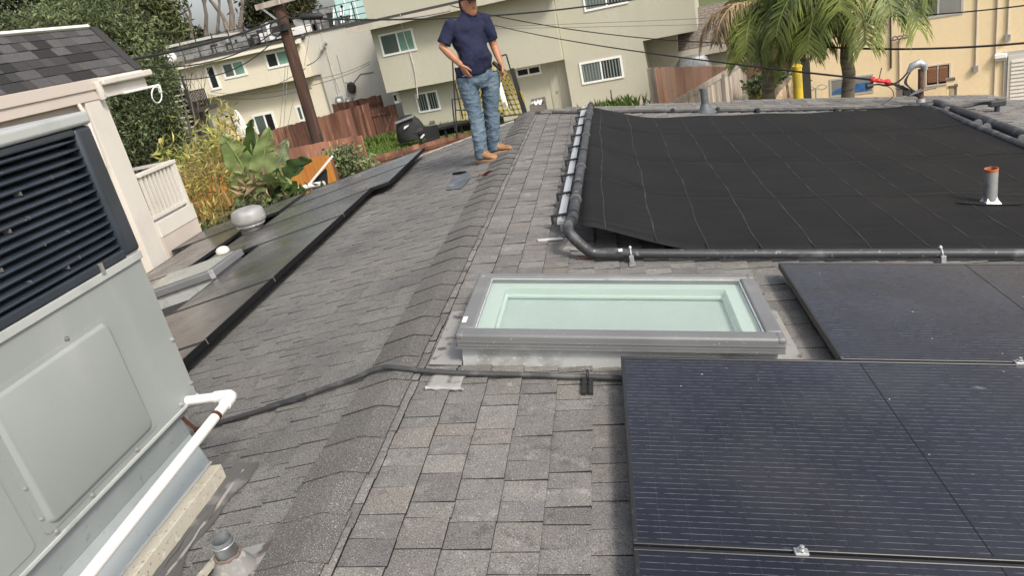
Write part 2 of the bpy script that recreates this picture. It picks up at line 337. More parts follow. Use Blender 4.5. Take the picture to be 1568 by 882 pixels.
# ridge caps: overlapping bent pieces running away along the ridge
m_cap = mat('ridge_cap_granules', (.122, .117, .112), .95, [(2.2, (.10, .096, .092), .42, .66, 4), (170, (.065, .063, .061), .48, .66, 3), (240, (.36, .35, .33), .57, .70, 2)], spec=.25, bump=.004, bscale=220)
b = MB(); b.add([LS(.15, RY0, .004), RS(0, RY0, .004), RS(.07, RY0, .004), LS(.15, 10.1, .004), RS(0, 10.1, .004), RS(.07, 10.1, .004)], [(0, 1, 4, 3), (1, 2, 5, 4)])
capd = b.build('ridge_cap', m_felt, house)
y = .75; CAPW = .221
while y < 10.05:
    off = R(-.006, .006); h0 = .026+R(-.002, .002); h1 = .021; y1 = min(y+CAPW+.02, 10.12); b = MB()
    def sec(yy, hh):
        return [LS(.165+off, yy, hh-.002), LS(.09+off, yy, hh), LS(.006, yy, hh+.002), RS(.006, yy, hh+.002), RS(.045, yy, hh), RS(.085+off, yy, hh-.002)]
    a0, a1 = sec(y, h0), sec(y1, h1); lo0, lo1 = [p-Vector((0, 0, .008)) for p in a0], [p-Vector((0, 0, .006)) for p in a1]
    n = 6; vs = a0+a1+lo0+lo1
    fs = [(i, i+1, n+i+1, n+i) for i in range(n-1)]+[(2*n+i, 2*n+i+1, i+1, i) for i in range(n-1)]+[(2*n, 0, n, 3*n), (n-1, 3*n-1, 4*n-1, 2*n-1)]
    k = R(.92, 1.08); b.add(vs, fs[:n-1], (k*1.01, k, k*.99)); b.add(vs, fs[2*n-2:], .45); b.build('cap_shingle', m_cap, capd, smooth=50)
    y += CAPW
# fascia board along the far rake
b = MB(); b.fbox(LS, .2, 5.0, 9.73, 9.76, -.2, .02); b.build('rake_board', m_trim, house)

# ---------------------------------------------------------------- skylight on the right slope
def slope_thing(name, label, cat, u, v, side='r', group=None): return thing(name, label, cat, (RS if side == 'r' else LS)(u, v, 0), group)
skl = slope_thing('skylight', 'grey framed skylight with a pale green glass pane beside the ridge', 'skylight', 1.0, 3.27)
U0, U1, V0, V1 = .264, 1.712, 2.885, 3.645
b = MB()
for a in ((U0+.025, U0+.045, V0+.03, V1-.03), (U1-.045, U1-.025, V0+.03, V1-.03), (U0+.045, U1-.045, V0+.03, V0+.05), (U0+.045, U1-.045, V1-.05, V1-.03)): b.fbox(RS, *a, .0, .108)
b.build('curb', m_curb, skl)
FW = .078
def bevelbar(name, u0, u1, v0, v1, side):
    b = MB(); b.fbox(RS, u0, u1, v0, v1, .108, .178); return b.build(name, m_sky_frame, skl, smooth=40, bevel=.012, seg=3)
fr = bevelbar('front_frame', U0+.001, U1-.001, V0, V0+FW, 0); bevelbar('rear_frame', U0+.001, U1-.001, V1-FW*.7, V1, 0)
bevelbar('side_frame', U0, U0+FW, V0+FW+.001, V1-FW*.7-.001, 0); bevelbar('side_frame', U1-FW, U1, V0+FW+.001, V1-FW*.7-.001, 0)
for uu in (U0+.022, U1-.022):
    b = MB(); b.fbox(RS, uu-.020, uu+.020, V0-.002, V0+.07, .150, .181); b.build('corner_cover', m_sky_frame, skl, smooth=40, bevel=.012, seg=3)
    b = MB(); b.fbox(RS, uu-.020, uu+.020, V1-.055, V1+.002, .150, .181); b.build('corner_cover', m_sky_frame, skl, smooth=40, bevel=.012, seg=3)
b = MB(); b.fbox(RS, U0+.004, U1-.004, V0-.0035, V0, .139, .142); b.fbox(RS, U0+.004, U1-.004, V0-.006, V0, .108, .116); b.build('trim_line', m_sky_frame, skl)
g = bpy.data.materials.new('tinted_pane'); g.use_nodes = True; t_ = g.node_tree; t_.nodes.clear()
o_ = t_.nodes.new('ShaderNodeOutputMaterial'); tb = t_.nodes.new('ShaderNodeBsdfTransparent'); tb.inputs[0].default_value = (.93, .972, .952, 1)
gb = t_.nodes.new('ShaderNodeBsdfGlossy'); gb.inputs['Roughness'].default_value = .03; fr_ = t_.nodes.new('ShaderNodeFresnel'); fr_.inputs[0].default_value = 1.5
df = t_.nodes.new('ShaderNodeBsdfDiffuse'); df.inputs[0].default_value = (.62, .72, .68, 1); m1 = t_.nodes.new('ShaderNodeMixShader'); nzg = t_.nodes.new('ShaderNodeTexNoise'); nzg.inputs['Scale'].default_value = 4; nzg.inputs['Detail'].default_value = 8; gpo = t_.nodes.new('ShaderNodeNewGeometry'); t_.links.new(gpo.outputs['Position'], nzg.inputs['Vector']); mrg = t_.nodes.new('ShaderNodeMapRange'); mrg.inputs['From Min'].default_value = .4; mrg.inputs['From Max'].default_value = .75; mrg.inputs['To Min'].default_value = .09; mrg.inputs['To Max'].default_value = .15; t_.links.new(nzg.outputs[0], mrg.inputs['Value']); t_.links.new(mrg.outputs[0], m1.inputs[0])
mx_ = t_.nodes.new('ShaderNodeMixShader'); t_.links.new(tb.outputs[0], m1.inputs[1]); t_.links.new(df.outputs[0], m1.inputs[2])
t_.links.new(fr_.outputs[0], mx_.inputs[0]); t_.links.new(m1.outputs[0], mx_.inputs[1]); t_.links.new(gb.outputs[0], mx_.inputs[2]); t_.links.new(mx_.outputs[0], o_.inputs[0])
b = MB(); q = [RS(U0+FW-.01, V0+FW-.01, .163), RS(U1-FW+.01, V0+FW-.01, .163), RS(U1-FW+.01, V1-FW*.7+.01, .163), RS(U0+FW-.01, V1-FW*.7+.01, .163)]; b.add(q, [(0, 1, 2, 3)]); b.build('glass_pane', g, skl)
b = MB()      # gasket line round the pane
for a in ((U0+FW-.004, U0+FW+.006, V0+FW, V1-FW*.7), (U1-FW-.006, U1-FW+.004, V0+FW, V1-FW*.7), (U0+FW+.006, U1-FW-.006, V0+FW-.004, V0+FW+.006), (U0+FW+.006, U1-FW-.006, V1-FW*.7-.006, V1-FW*.7+.004)): b.fbox(RS, *a, .1635, .1665)
b.build('gasket', m_alu, skl)
b = MB()       # light well: inner frame ledge, stepped walls and diffuser under the pane
a0, a1, c0, c1 = U0+FW-.02, U1-FW+.02, V0+FW-.02, V1-FW*.7+.02
for (k0, k1, top, bot) in ((0, .035, .150, .116),):
    b.fbox(RS, a0, a0+.10, c0, c1, bot, top-.012); b.fbox(RS, a1-.10, a1, c0, c1, bot, top-.012); b.fbox(RS, a0+.10, a1-.10, c0, c0+.03, bot, top-.012); b.fbox(RS, a0+.10, a1-.10, c1-.085, c1, bot, top-.012)
b.build('inner_ledge', m_well, skl)
b = MB()
b.fbox(RS, a0+.088, a0+.098, c0, c1, .06, .1155); b.fbox(RS, a1-.098, a1-.088, c0, c1, .06, .1155); b.fbox(RS, a0+.098, a1-.098, c0+.02, c0+.028, .06, .1155); b.fbox(RS, a0+.098, a1-.098, c1-.083, c1-.075, .06, .1155)
for q_ in ((a0+.098, a0+.113, c0+.028, c1-.083), (a1-.113, a1-.098, c0+.028, c1-.083), (a0+.113, a1-.113, c1-.098, c1-.083)): b.fbox(RS, *q_, .088, .098)
b.build('light_well', m_well, skl)
b = MB(); b.fbox(RS, a0+.098, a1-.098, c0+.028, c1-.083, .068, .074); b.build('diffuser_panel', m_well_in, skl)
b = MB(); b.fbox(RS, U0+.012, U0+.032, V0+.13, V0+.19, .178, .1795); b.build('maker_label', m_label, skl)
b = MB(); b.fbox(RS, U0-.13, U0+.02, V0+.01, V1-.16, .016, .020); b.build('side_flashing', m_galv_dirty, skl)
b = MB(); b.fbox(RS, U1-.02, U1+.11, V0+.01, V1-.1, .016, .020); b.build('side_flashing', m_galv_dirty, skl)

# loose flashing patch below the skylight corner
fl = slope_thing('flashing_patch', 'creased sheet-metal patch stuck on the shingles under the black conduit', 'flashing', .24, 2.74)
b = MB(); nx, ny = 8, 6; P0 = [[RS(.165+.15*i/nx+R(-.002, .002)+(.02 if j > 4 else 0), 2.685+.15*j/ny+R(-.003, .003), .017+R(0, .006)) for i in range(nx+1)] for j in range(ny+1)]
b.add([p for r_ in P0 for p in r_], [(j*(nx+1)+i, j*(nx+1)+i+1, (j+1)*(nx+1)+i+1, (j+1)*(nx+1)+i) for j in range(ny) for i in range(nx)]); b.build('metal_sheet', m_galv_dirty, fl, smooth=60).modifiers.new('thickness', 'SOLIDIFY').thickness = .003
b = MB(); b.tube([RS(.16+.17*i/10, 2.683+R(-.005, .005), .015+R(0, .004)) for i in range(11)], [R(.006, .011) for _ in range(11)], 7); b.build('sealant_bead', m_galv_dirty, fl, smooth=60)

# ---------------------------------------------------------------- right solar panels
def panel_mat(name, base, dust_sheen, lines):
    M = bpy.data.materials.new(name); M.use_nodes = True; t = M.node_tree; N, L = t.nodes, t.links; bs = N['Principled BSDF']
    tc = N.new('ShaderNodeTexCoord'); sp = N.new('ShaderNodeSeparateXYZ'); L.new(tc.outputs['Object'], sp.inputs[0])
    geo = N.new('ShaderNodeNewGeometry')
    def math_(op, a, b_=None):
        n_ = N.new('ShaderNodeMath'); n_.operation = op
        for i, q in enumerate((a, b_)):
            if q is None: continue
            if isinstance(q, (int, float)): n_.inputs[i].default_value = q
            else: L.new(q, n_.inputs[i])
        return n_.outputs[0]
    def nz(scale, vec, det=4):
        n_ = N.new('ShaderNodeTexNoise'); n_.inputs['Scale'].default_value = scale; n_.inputs['Detail'].default_value = det; L.new(vec, n_.inputs['Vector']); return n_.outputs[0]
    def rng(v, lo, hi, a=0., z=1.):
        n_ = N.new('ShaderNodeMapRange'); n_.inputs['From Min'].default_value = lo; n_.inputs['From Max'].default_value = hi; n_.inputs['To Min'].default_value = a; n_.inputs['To Max'].default_value = z; L.new(v, n_.inputs['Value']); return n_.outputs[0]
    def mix(f, a, c):
        n_ = N.new('ShaderNodeMix'); n_.data_type = 'RGBA'; L.new(f, n_.inputs['Factor'])
        if isinstance(a, tuple): n_.inputs['A'].default_value = (*a, 1)
        else: L.new(a, n_.inputs['A'])
        n_.inputs['B'].default_value = (*c, 1); return n_.outputs['Result']
    wpos = geo.outputs['Position']
    cur = mix(rng(nz(1.6, wpos, 5), .4, .7), base, tuple(x*1.5+.004 for x in base))
    if lines:
        fy = math_('FRACT', math_('DIVIDE', sp.outputs['Y'], .0258)); row = math_('FLOOR', math_('DIVIDE', sp.outputs['Y'], .0258))
        cb = N.new('ShaderNodeCombineXYZ'); L.new(math_('MULTIPLY', sp.outputs['X'], 26.), cb.inputs[0]); L.new(math_('MULTIPLY', row, 7.31), cb.inputs[1])
        dash = rng(nz(1.0, cb.outputs[0], 3), .36, .56)
        ln = math_('MULTIPLY', math_('LESS_THAN', fy, .055), dash)
        cur = mix(math_('MULTIPLY', ln, .65), cur, (.25, .26, .30))
        fx = math_('FRACT', math_('DIVIDE', sp.outputs['X'], .00095*90)); cur = mix(math_('MULTIPLY', math_('LESS_THAN', fx, .012), .25), cur, (.09, .09, .11))
    cur = mix(rng(nz(900, wpos, 1), .56, .74, 0, .20), cur, (.13, .135, .17))
    cur = mix(rng(nz(2.2, wpos, 6), .46, .78, 0, dust_sheen), cur, (.20, .19, .185))  # blotches: dust on the right panels, painted sheen on the left array
    vo = N.new('ShaderNodeTexVoronoi'); vo.inputs['Scale'].default_value = 13; L.new(wpos, vo.inputs['Vector'])
    th = rng(nz(9, wpos, 2), .38, .72, 0, .085); sp_ = math_('LESS_THAN', vo.outputs['Distance'], th)
    cur = mix(math_('MULTIPLY', sp_, .75), cur, (.50, .49, .47))
    sv = N.new('ShaderNodeVectorMath'); sv.operation = 'MULTIPLY'; sv.inputs[1].default_value = (1.1, 2.6, 1); L.new(wpos, sv.inputs[0])
    v2 = N.new('ShaderNodeTexVoronoi'); v2.inputs['Scale'].default_value = 2.6; L.new(sv.outputs[0], v2.inputs['Vector'])
    smear = math_('MULTIPLY', rng(v2.outputs['Distance'], .10, .03), rng(nz(30, wpos, 3), .35, .65)); cur = mix(math_('MULTIPLY', smear, .4), cur, (.38, .37, .37))
    L.new(cur, bs.inputs['Base Color']); L.new(rng(nz(3, wpos, 5), .3, .7, .17, .34), bs.inputs['Roughness']); bs.inputs['Specular IOR Level'].default_value = .5
    return M
m_cells = panel_mat('blue_black_cells', (.0062, .0070, .0138), .08, True)
m_cells_l = panel_mat('black_cells_sheen', (.050, .0475, .045), .5, False)  # paler base and strong blotches paint in the sky sheen
PU, PV = 1.96, 1.142
def make_panel(fn, name, label, u, v, du, dv, mcell, w0, seam, group, hgt=.035, z=0):
    t = thing(name, label, 'solar panel', fn(u, v, w0), group); rim = .013
    b = MB(); b.fbox(fn, u, u+du, v, v+rim, w0, w0+hgt); b.fbox(fn, u, u+du, v+dv-rim, v+dv, w0, w0+hgt)
    b.fbox(fn, u, u+rim, v+rim, v+dv-rim, w0, w0+hgt); b.fbox(fn, u+du-rim, u+du, v+rim, v+dv-rim, w0, w0+hgt); b.build('frame', m_pframe, t, bevel=.0015, seg=1)
    b = MB(); b.fbox(fn, u+rim, u+du-rim, v+rim, v+dv-rim, w0+hgt-.010, w0+hgt-.003); b.build('cell_glass', mcell, t)
    if seam:
        b = MB(); b.fbox(fn, u+du/2-.0018, u+du/2+.0018, v+rim, v+dv-rim, w0+hgt-.003, w0+hgt-.0022); b.build('centre_seam', m_dark, t)
    return t
PG = 'solar panels on the right slope'
pA = make_panel(RS, 'solar_panel', 'large navy solar panel directly below the skylight, with a diagonal-looking centre seam', 1.005, 1.672, PU, PV, m_cells, .085, True, PG)
pB = dup(pA, (0, -PV-.012, 0), 'navy solar panel at the bottom right corner, nearest the camera')
pC = dup(pA, RS(.915, PV+.012, 0), 'navy solar panel right of the skylight, just below the black pool pipe')
pD = dup(pA, RS(PU+.02, 0, 0), 'navy solar panel at the right end of the middle row, only partly in view')
def clamp(u, v, label):
    t = slope_thing('panel_clamp', label, 'clamp', u, v, 'r', 'steel clamps between solar panels')
    b = MB(); b.fbox(RS, u-.02, u+.02, v-.014, v+.014, .10, .126); b.build('clamp_body', m_clamp, t, bevel=.004)
    b = MB(); b.lathe(RS(u, v, .126), [(.012, 0), (.012, .006), (.007, .006), (.007, .016), (.003, .018)], 8, (ST, 0, CT)); b.build('bolt', m_clamp, t, smooth=40)
q = rp(1216, 848, .12); clamp(q.x/CT, 1.666, 'small bright clamp in the gap between the two nearest navy panels')
q = rp(1550, 553, .12); clamp(q.x/CT, 2.820, 'small bright clamp at the right edge between the middle and upper panels')

# ---------------------------------------------------------------- left solar array (matt black, seen at a low angle)
LG = 'solar panels on the left slope'
sp0 = [
 (1.665, 2.86, 1.70, 1.07, 'black panel of the left array nearest the air conditioner'),
 (1.665, 3.945, 1.70, 1.07, 'black panel of the left array just below the small left skylight'),
 (1.665, 5.03, .955, 1.69, 'long black panel between the left skylight and the ridge side of the array'),
 (1.665, 6.735, 1.72, 1.0, 'black panel of the left array right beside the metal dome vent'),
 (1.435, 7.75, 1.72, .86, 'black panel stepped towards the ridge in the left array, second from its far end'),
 (1.435, 8.625, 1.72, .88, 'farthest black panel of the left array, its tip by the covered barbecue'),
 (3.63, 5.18, .97, 1.70, 'lower black panel of the left array between the white post and the small skylight'),
 (3.63, 6.895, .97, 1.70, 'lower black panel of the left array with its edge beside the white post foot'),
 (3.30, 8.66, 1.70, .90, 'black panel at the lower left end of the array beyond the dome vent'),
 ]
for u, v, du, dv, lb in sp0: make_panel(LS, 'solar_panel', lb, u, v, du, dv, m_cells_l, .085, False, LG, .036)
m_skirt = mat('black_skirt', (.006, .006, .0065), .8, spec=.2)
t = thing('array_skirt', 'black skirt strip with pale joint lines along the upper edge of the left array', 'array skirt', LS(1.65, 5, 0))
for v0, v1, u in ((2.86, 3.953, 1.652), (3.957, 5.024, 1.652), (5.028, 6.73, 1.652), (6.734, 7.74, 1.652), (7.75, 8.61, 1.422), (8.614, 9.50, 1.422)):
    b = MB(); b.fbox(LS, u-.004, u+.008, v0, v1, .086, .1245); b.build('skirt_piece', m_skirt, t)
b = MB()
for v0 in (3.955, 5.026, 6.732): b.fbox(LS, 1.6465, 1.662, v0-.003, v0+.003, .086, .126)
b.build('joint_strip', m_clamp, t)

# small skylight in the left array
ls = slope_thing('skylight', 'small grey skylight with a domed top set among the black panels on the left', 'skylight', 3.0, 6.1, 'l')
b = MB(); b.fbox(LS, 2.70, 3.54, 5.87, 6.44, 0, .115); b.build('curb', m_curb, ls)
b = MB(); b.fbox(LS, 2.67, 3.57, 5.84, 6.47, .116, .19); b.build('frame', m_sky_frame, ls, bevel=.012, smooth=40)
b = MB(); b.fbox(LS, 2.73, 3.51, 5.90, 6.41, .19, .202); b.build('glass_pane', mat('left_skylight_pane', (.27, .29, .27), .2, [(4, (.20, .22, .20), .4, .7, 4)]), ls, bevel=.008)
b = MB(); b.fbox(LS, 2.664, 2.70, 5.836, 5.862, .116, .196); b.build('corner_cover', m_alu, ls)
# roof between: pale sheet flashing and a white cap behind it
t = slope_thing('roof_vent_cap', 'small white vent cap peeping over the far side of the left skylight', 'vent cap', 3.1, 6.75, 'l')
b = MB(); b.lathe(LS(3.12, 6.8, 0), [(.03, 0), (.03, .16), (.07, .16), (.07, .19), (.05, .215), (.02, .225)], 16); b.build('cap', m_white, t, smooth=40)

# domed turbine-less vent on the left slope
dv = slope_thing('dome_vent', 'round galvanised dome vent between the black panels on the left', 'roof vent', 3.33, 7.86, 'l')
c0 = LS(3.33, 7.9, 0)
b = MB(); b.lathe(c0, [(.135, -.03), (.135, .20), (.132, .205)], 26); b.build('vent_pipe', mat('dark_vent_pipe', (.10, .10, .10), .5, metal=.4), dv, smooth=40)
b = MB(); b.lathe(c0+Vector((0, 0, .16)), [(.138, .0), (.168, .025), (.172, .045), (.16, .06)], 26); b.build('collar_ring', m_alu, dv, smooth=30)
b = MB(); b.lathe(c0+Vector((0, 0, .235)), [(.178, -.02), (.192, -.012), (.197, .03), (.195, .070), (.188, .108), (.170, .136), (.13, .152), (.07, .158), (.015, .160)], 30); b.build('dome', mat('dull_dome_metal', (.34, .34, .335), .55, [(7, (.26, .26, .255), .5, .7, 6), (3, (.42, .415, .40), .55, .75, 5)], metal=.25), dv, smooth=60)

# ---------------------------------------------------------------- near vent with flashing cone (bottom left)
nv = slope_thing('vent_pipe', 'short open vent pipe with a crusty flashing boot at the bottom edge', 'vent pipe', .27, 1.66, 'l')
c0 = LS(.235, 1.655, 0)
b = MB(); b.fbox(LS, .15, .32, 1.555, 1.77, .019, .023); b.build('base_flashing', m_galv_dirty, nv)
b = MB(); b.lathe(c0, [(.075, .02), (.058, .055), (.042, .085), (.038, .095)], 22); b.build('boot', mat('crusty_boot', (.20, .195, .19), .8, [(22, (.36, .345, .32), .5, .7, 6), (9, (.09, .085, .08), .55, .72, 6)], bump=.006, bscale=60), nv, smooth=60)
b = MB(); b.tube([c0+Vector((.038*math.cos(a), .038*math.sin(a), .096+R(-.003, .003))) for a in np.linspace(0, 6.28, 20)], [R(.003, .007) for _ in range(20)], 6, False); b.build('sealant_ring', mat('crumbly_sealant', (.16, .12, .10), .95, bump=.004, bscale=120), nv, smooth=60)
b = MB(); b.lathe(c0, [(.033, .08), (.033, .155), (.0305, .155), (.0305, .05)], 24, cap=False); b.build('pipe', mat('dull_vent_steel', (.20, .22, .235), .5, [(14, (.30, .31, .32), .5, .7, 5), (6, (.10, .10, .10), .55, .7, 5)], metal=.4), nv, smooth=40)
b = MB(); b.lathe(c0, [(.0305, .052), (.001, .053)], 24, cap=False); b.build('pipe_bottom', m_dark, nv)
b = MB(); b.tube([c0+Vector((.0335*math.cos(a), .0335*math.sin(a), .138)) for a in np.linspace(0, 6.28, 24)], .0022, 6, False); b.build('clamp_ring', m_clamp, nv, smooth=60)
t = slope_thing('flashing_strip', 'pale loose strip of metal flashing by the near vent pipe', 'flashing', .42, 1.6, 'l')
b = MB(); b.hexa([LS(.33, 1.78, .02), LS(.37, 1.80, .02), LS(.46, 1.40, .02), LS(.41, 1.38, .02), LS(.33, 1.78, .024), LS(.37, 1.80, .024), LS(.46, 1.40, .024), LS(.41, 1.38, .024)]); b.build('strip', m_wood_curb, t)

# ---------------------------------------------------------------- black conduit over the ridge
cd = thing('roof_conduit', 'thin black hose crossing the ridge below the skylight', 'conduit', (0, 2.82, .02))
pts = [lp(300, 660, .03), lp(310, 655, .03), lp(375, 636, .03), lp(440, 615, .032), lp(500, 594, .034), lp(545, 579, .037), Vector((-.12, 2.855, .025)), Vector((-.04, 2.83, .042)), Vector((.05, 2.815, .028)), rp(690, 571, .03), rp(800, 574, .03), rp(900, 577, .03), rp(960, 580, .03), rp(1100, 585, .03)]
def smooth_path(p, n=4):
    out = []
    for i in range(len(p)-1):
        a = p[max(i-1, 0)]; b_ = p[i]; c = p[i+1]; d = p[min(i+2, len(p)-1)]
        for k in range(n):
            s = k/n; out.append(.5*((2*b_)+(c-a)*s+(2*a-5*b_+4*c-d)*s*s+(3*b_-a-3*c+d)*s**3))
    return out+[p[-1]]
b = MB(); b.tube(smooth_path(pts), .0125, 10); b.build('hose', m_hose, cd, smooth=60)
b = MB(); b.tube(smooth_path([lp(410, 624, .03), lp(440, 615, .032), lp(470, 605, .033)]), .0150, 10); b.build('sleeve', m_black_pl, cd, smooth=60)
br = slope_thing('pipe_bracket', 'black double-prong bracket holding the hose beside the panel corner', 'bracket', .86, 2.72)
for du in (-.014, .014):
    b = MB(); b.fbox(RS, .862+du-.011, .862+du+.011, 2.66, 2.80, .012, .034); b.build('prong', m_rubber, br, bevel=.004)
b = MB(); b.tube([RS(.862+.0, 2.80+.022*math.cos(a), .033+.02*math.sin(a)) for a in np.linspace(-.5, 3.6, 10)], .006, 6); b.build('saddle', m_rubber, br, smooth=50)
b = MB(); b.lathe(RS(.862, 2.815, .045), [(.010, 0), (.010, .012), (.004, .014)], 8, (ST, 0, CT)); b.build('bolt', m_clamp, br, smooth=40)

# ---------------------------------------------------------------- solar pool heating mat
pm = slope_thing('pool_heating_mat', 'wide black rubber solar pool mat covering the upper right slope', 'pool heating mat', 2.8, 6.8)
m_mat = mat('black_mat_rubber', (.0095, .0095, .0100), .75, [(1.4, (.0125, .0125, .013), .42, .7, 5), (50, (.018, .018, .0185), .55, .75, 3), (7, (.015, .0147, .0145), .5, .7, 5, (.2, 3, 1))], spec=.18, bump=.006, bscale=55, stretch=(.01, 1.6, .01))
m_seam = mat('mat_seam_dust', (.034, .034, .035), .8, [(6, (.016, .016, .0165), .42, .62, 5)])
MV = [4.405, 5.62, 6.79, 8.0, 9.14]
def lift(u, v):
    s = (u-.82)/.42; l = .045+.165*math.exp(-max(s, 0)**1.5*1.0)
    s2 = (4.86-u)/.35; l += .05*math.exp(-max(s2, 0)**1.5)
    return l+.006*math.sin(u*7+v*1.3)+.004*math.sin(u*3.1-v*2.7)
def vmap(v, u): return v+.10*(u-1)*max(0, (v-6))/3.1
UL, UR = .80, 4.84
for k in range(4):
    b = MB(); nu, nv = 64, 10; rows = []
    for j in range(nv+1):
        for i in range(nu+1):
            u = UL+(UR-UL)*i/nu; f = j/nv
            gap = .022*math.exp(-((u-1.12)/.2)**2)+.016*math.exp(-((u-4.45)/.22)**2) if True else 0
            a = MV[k]+(gap-.0005 if k else 0); z = MV[k+1]-(gap*.4-.0005 if k < 3 else 0)
            v = vmap(a+(z-a)*f, u); wv = lift(u, v)-(.012*math.exp(-((u-1.12)/.2)**2) if j in (0,) and k else 0)
            if k == 0 and j == 0: wv -= .02*math.exp(-((u-1.6)/.5)**2)
            rows.append(RS(u, v, wv))
    n = nu+1; b.add(rows, [(j*n+i, j*n+i+1, (j+1)*n+i+1, (j+1)*n+i) for j in range(nv) for i in range(nu)])
    o = b.build('mat_panel', m_mat, pm, smooth=60); sm = o.modifiers.new('thickness', 'SOLIDIFY'); sm.thickness = .007; sm.offset = -1
for i in range(12):
    u = .945+.3275*i; b = MB(); P1 = []
    for j in range(49):
        f = j/48; v = vmap(MV[0]+(MV[4]-MV[0])*f, u); uu = u+.008*math.sin(v*3.1+i)+.004*math.sin(v*9+i*2); wd = .004+.0018*math.sin(v*17+i*3)
        for s_ in (-1, 1): P1.append(RS(uu+s_*wd, v, lift(uu, v)+.0025))
    b.add(P1, [(2*j, 2*j+1, 2*j+3, 2*j+2) for j in range(48)]); b.build('seam', m_seam, pm)
# header pipes
hp = slope_thing('header_pipe', 'black pool header pipe running up the left edge of the mat with a bent elbow', 'pipe', .8, 6.5)
hl = [rp(905, 160, .22), rp(901, 185, .215), rp(893, 235, .215), rp(884, 290, .215), rp(876, 338, .21)]
b = MB(); b.tube(smooth_path(hl), .036, 12); b.build('header', m_black_pl, hp, smooth=60)
el = [rp(877, 332, .21), rp(870, 345, .20), rp(871, 355, .19), rp(882, 368, .14), rp(896, 380, .09), rp(905, 386, .07), rp(916, 388, .062), rp(930, 388, .06)]
b = MB(); b.tube(smooth_path(el), [.034]*29, 14); b.build('elbow', m_black_pl, hp, smooth=60)
pf = [rp(930, 388, .06), rp(1100, 389, .06), rp(1250, 388.5, .06), rp(1420, 388, .06), rp(1700, 388, .06)]
b = MB(); b.tube(pf, .0285, 14); b.build('front_pipe', m_black_pl, hp, smooth=60)
b = MB(); b.tube([rp(924, 388, .06), rp(955, 388.5, .06)], .034, 14); b.build('coupling', m_black_pl, hp, smooth=40)
b = MB(); q0 = rp(950, 383, .10); b.fbox(lambda a, c, d: q0+Vector((a, c, d)), -.012, .012, -.004, .004, -.008, .008); b.build('pipe_tag', m_label, hp)
def interp(pts, f):
    k = f*(len(pts)-1); i = min(int(k), len(pts)-2); return pts[i].lerp(pts[i+1], k-i)
for i in range(9):
    f = .03+.93*i/8*1.0; c = interp(hl, f); d = (hl[-1]-hl[0]).normalized(); b = MB()
    b.lathe(c, [(.042, -.011), (.044, 0), (.042, .011)], 12, tuple(d)); b.build('hose_clamp', m_wire_grey if i % 2 else m_rubber, hp, smooth=40)
rl = thing('mounting_rail', 'white aluminium rail with black clips beside the left header pipe', 'rail', rp(875, 250, 0))
ra, rb = rp(894, 165, .10), rp(859, 341, .10)
b = MB(); b.bar(ra, rb, .055, .03, (ST, 0, CT)); b.build('rail_profile', m_alu, rl, bevel=.003)
b = MB(); off = Vector((-.004, 0, .017)); b.bar(ra+off, rb+off, .012, .008, (ST, 0, CT)); b.build('rail_rib', m_alu, rl)
for i in range(9):
    c = ra.lerp(rb, .05+.93*i/8); b = MB(); b.box(c.x-.075, c.x+.09, c.y-.012, c.y+.012, c.z+.018, c.z+.034); b.box(c.x-.075, c.x-.06, c.y-.016, c.y+.016, c.z-.03, c.z+.018); b.build('rail_clip', m_rubber, rl)
for f in (.1, .4, .7, .98):
    c = ra.lerp(rb, f); b = MB(); zr = -T*c.x; b.box(c.x-.02, c.x+.02, c.y-.02, c.y+.02, zr, c.z-.015); b.build('standoff', m_alu, rl)
def pipe_strap(px, label):
    c = rp(px, 388, .06); t = thing('pipe_strap', label, 'pipe strap', (c.x, c.y, c.z-.06), 'metal straps on the front pool pipe'); b = MB()
    b.tube([c+Vector((0, .031*math.cos(a), .031*math.sin(a)+.002)) for a in np.linspace(-.2, 3.34, 12)], .006, 6); b.build('loop', m_galv, t, smooth=60)
    b = MB(); b.box(c.x-.014, c.x+.014, c.y-.05, c.y-.03, -T*c.x+.012, c.z+.0); b.box(c.x-.02, c.x+.02, c.y-.11, c.y-.05, -T*c.x+.014, -T*c.x+.022); b.build('foot', m_galv, t, bevel=.003)
    b = MB(); b.lathe(c+Vector((0, 0, .033)), [(.010, 0), (.012, .006), (.004, .018)], 10); b.build('screw_knob', m_galv, t, smooth=40)
pipe_strap(966, 'metal strap on the black front pipe nearest the elbow'); pipe_strap(1440, 'bright strap on the black front pipe towards the right edge')
# loose bits by the elbow
t = thing('metal_offcut', 'short white aluminium strip lying on shingles beside the pipe elbow', 'metal strip', rp(842, 367, .012))
b = MB(); b.bar(rp(823, 368, .02), rp(862, 365, .02), .03, .012, (ST, 0, CT)); b.build('strip', m_alu, t, bevel=.002)
t = thing('flashing_scrap', 'crumpled grey flashing scrap under the pipe elbow', 'flashing', rp(880, 380, .012))
b = MB(); b.add([rp(862, 382, .015), rp(900, 384, .015), rp(897, 370, .03), rp(872, 366, .04)], [(0, 1, 2, 3)]); b.build('sheet', m_galv_dirty, t).modifiers.new('thickness', 'SOLIDIFY').thickness = .003
t = thing('broken_shingle', 'bare brown broken shingle under the black elbow pipe', 'shingle', rp(892, 394, .012))
b = MB(); b.fbox(lambda a, c, d: rp(896, 394, .017)+Vector((a, c, d-a*T)), -.05, .06, -.03, .03, 0, .004); b.build('fragment', mat('bare_brown_felt', (.20, .125, .075), .9, [(20, (.12, .08, .05), .45, .65, 4)]), t)

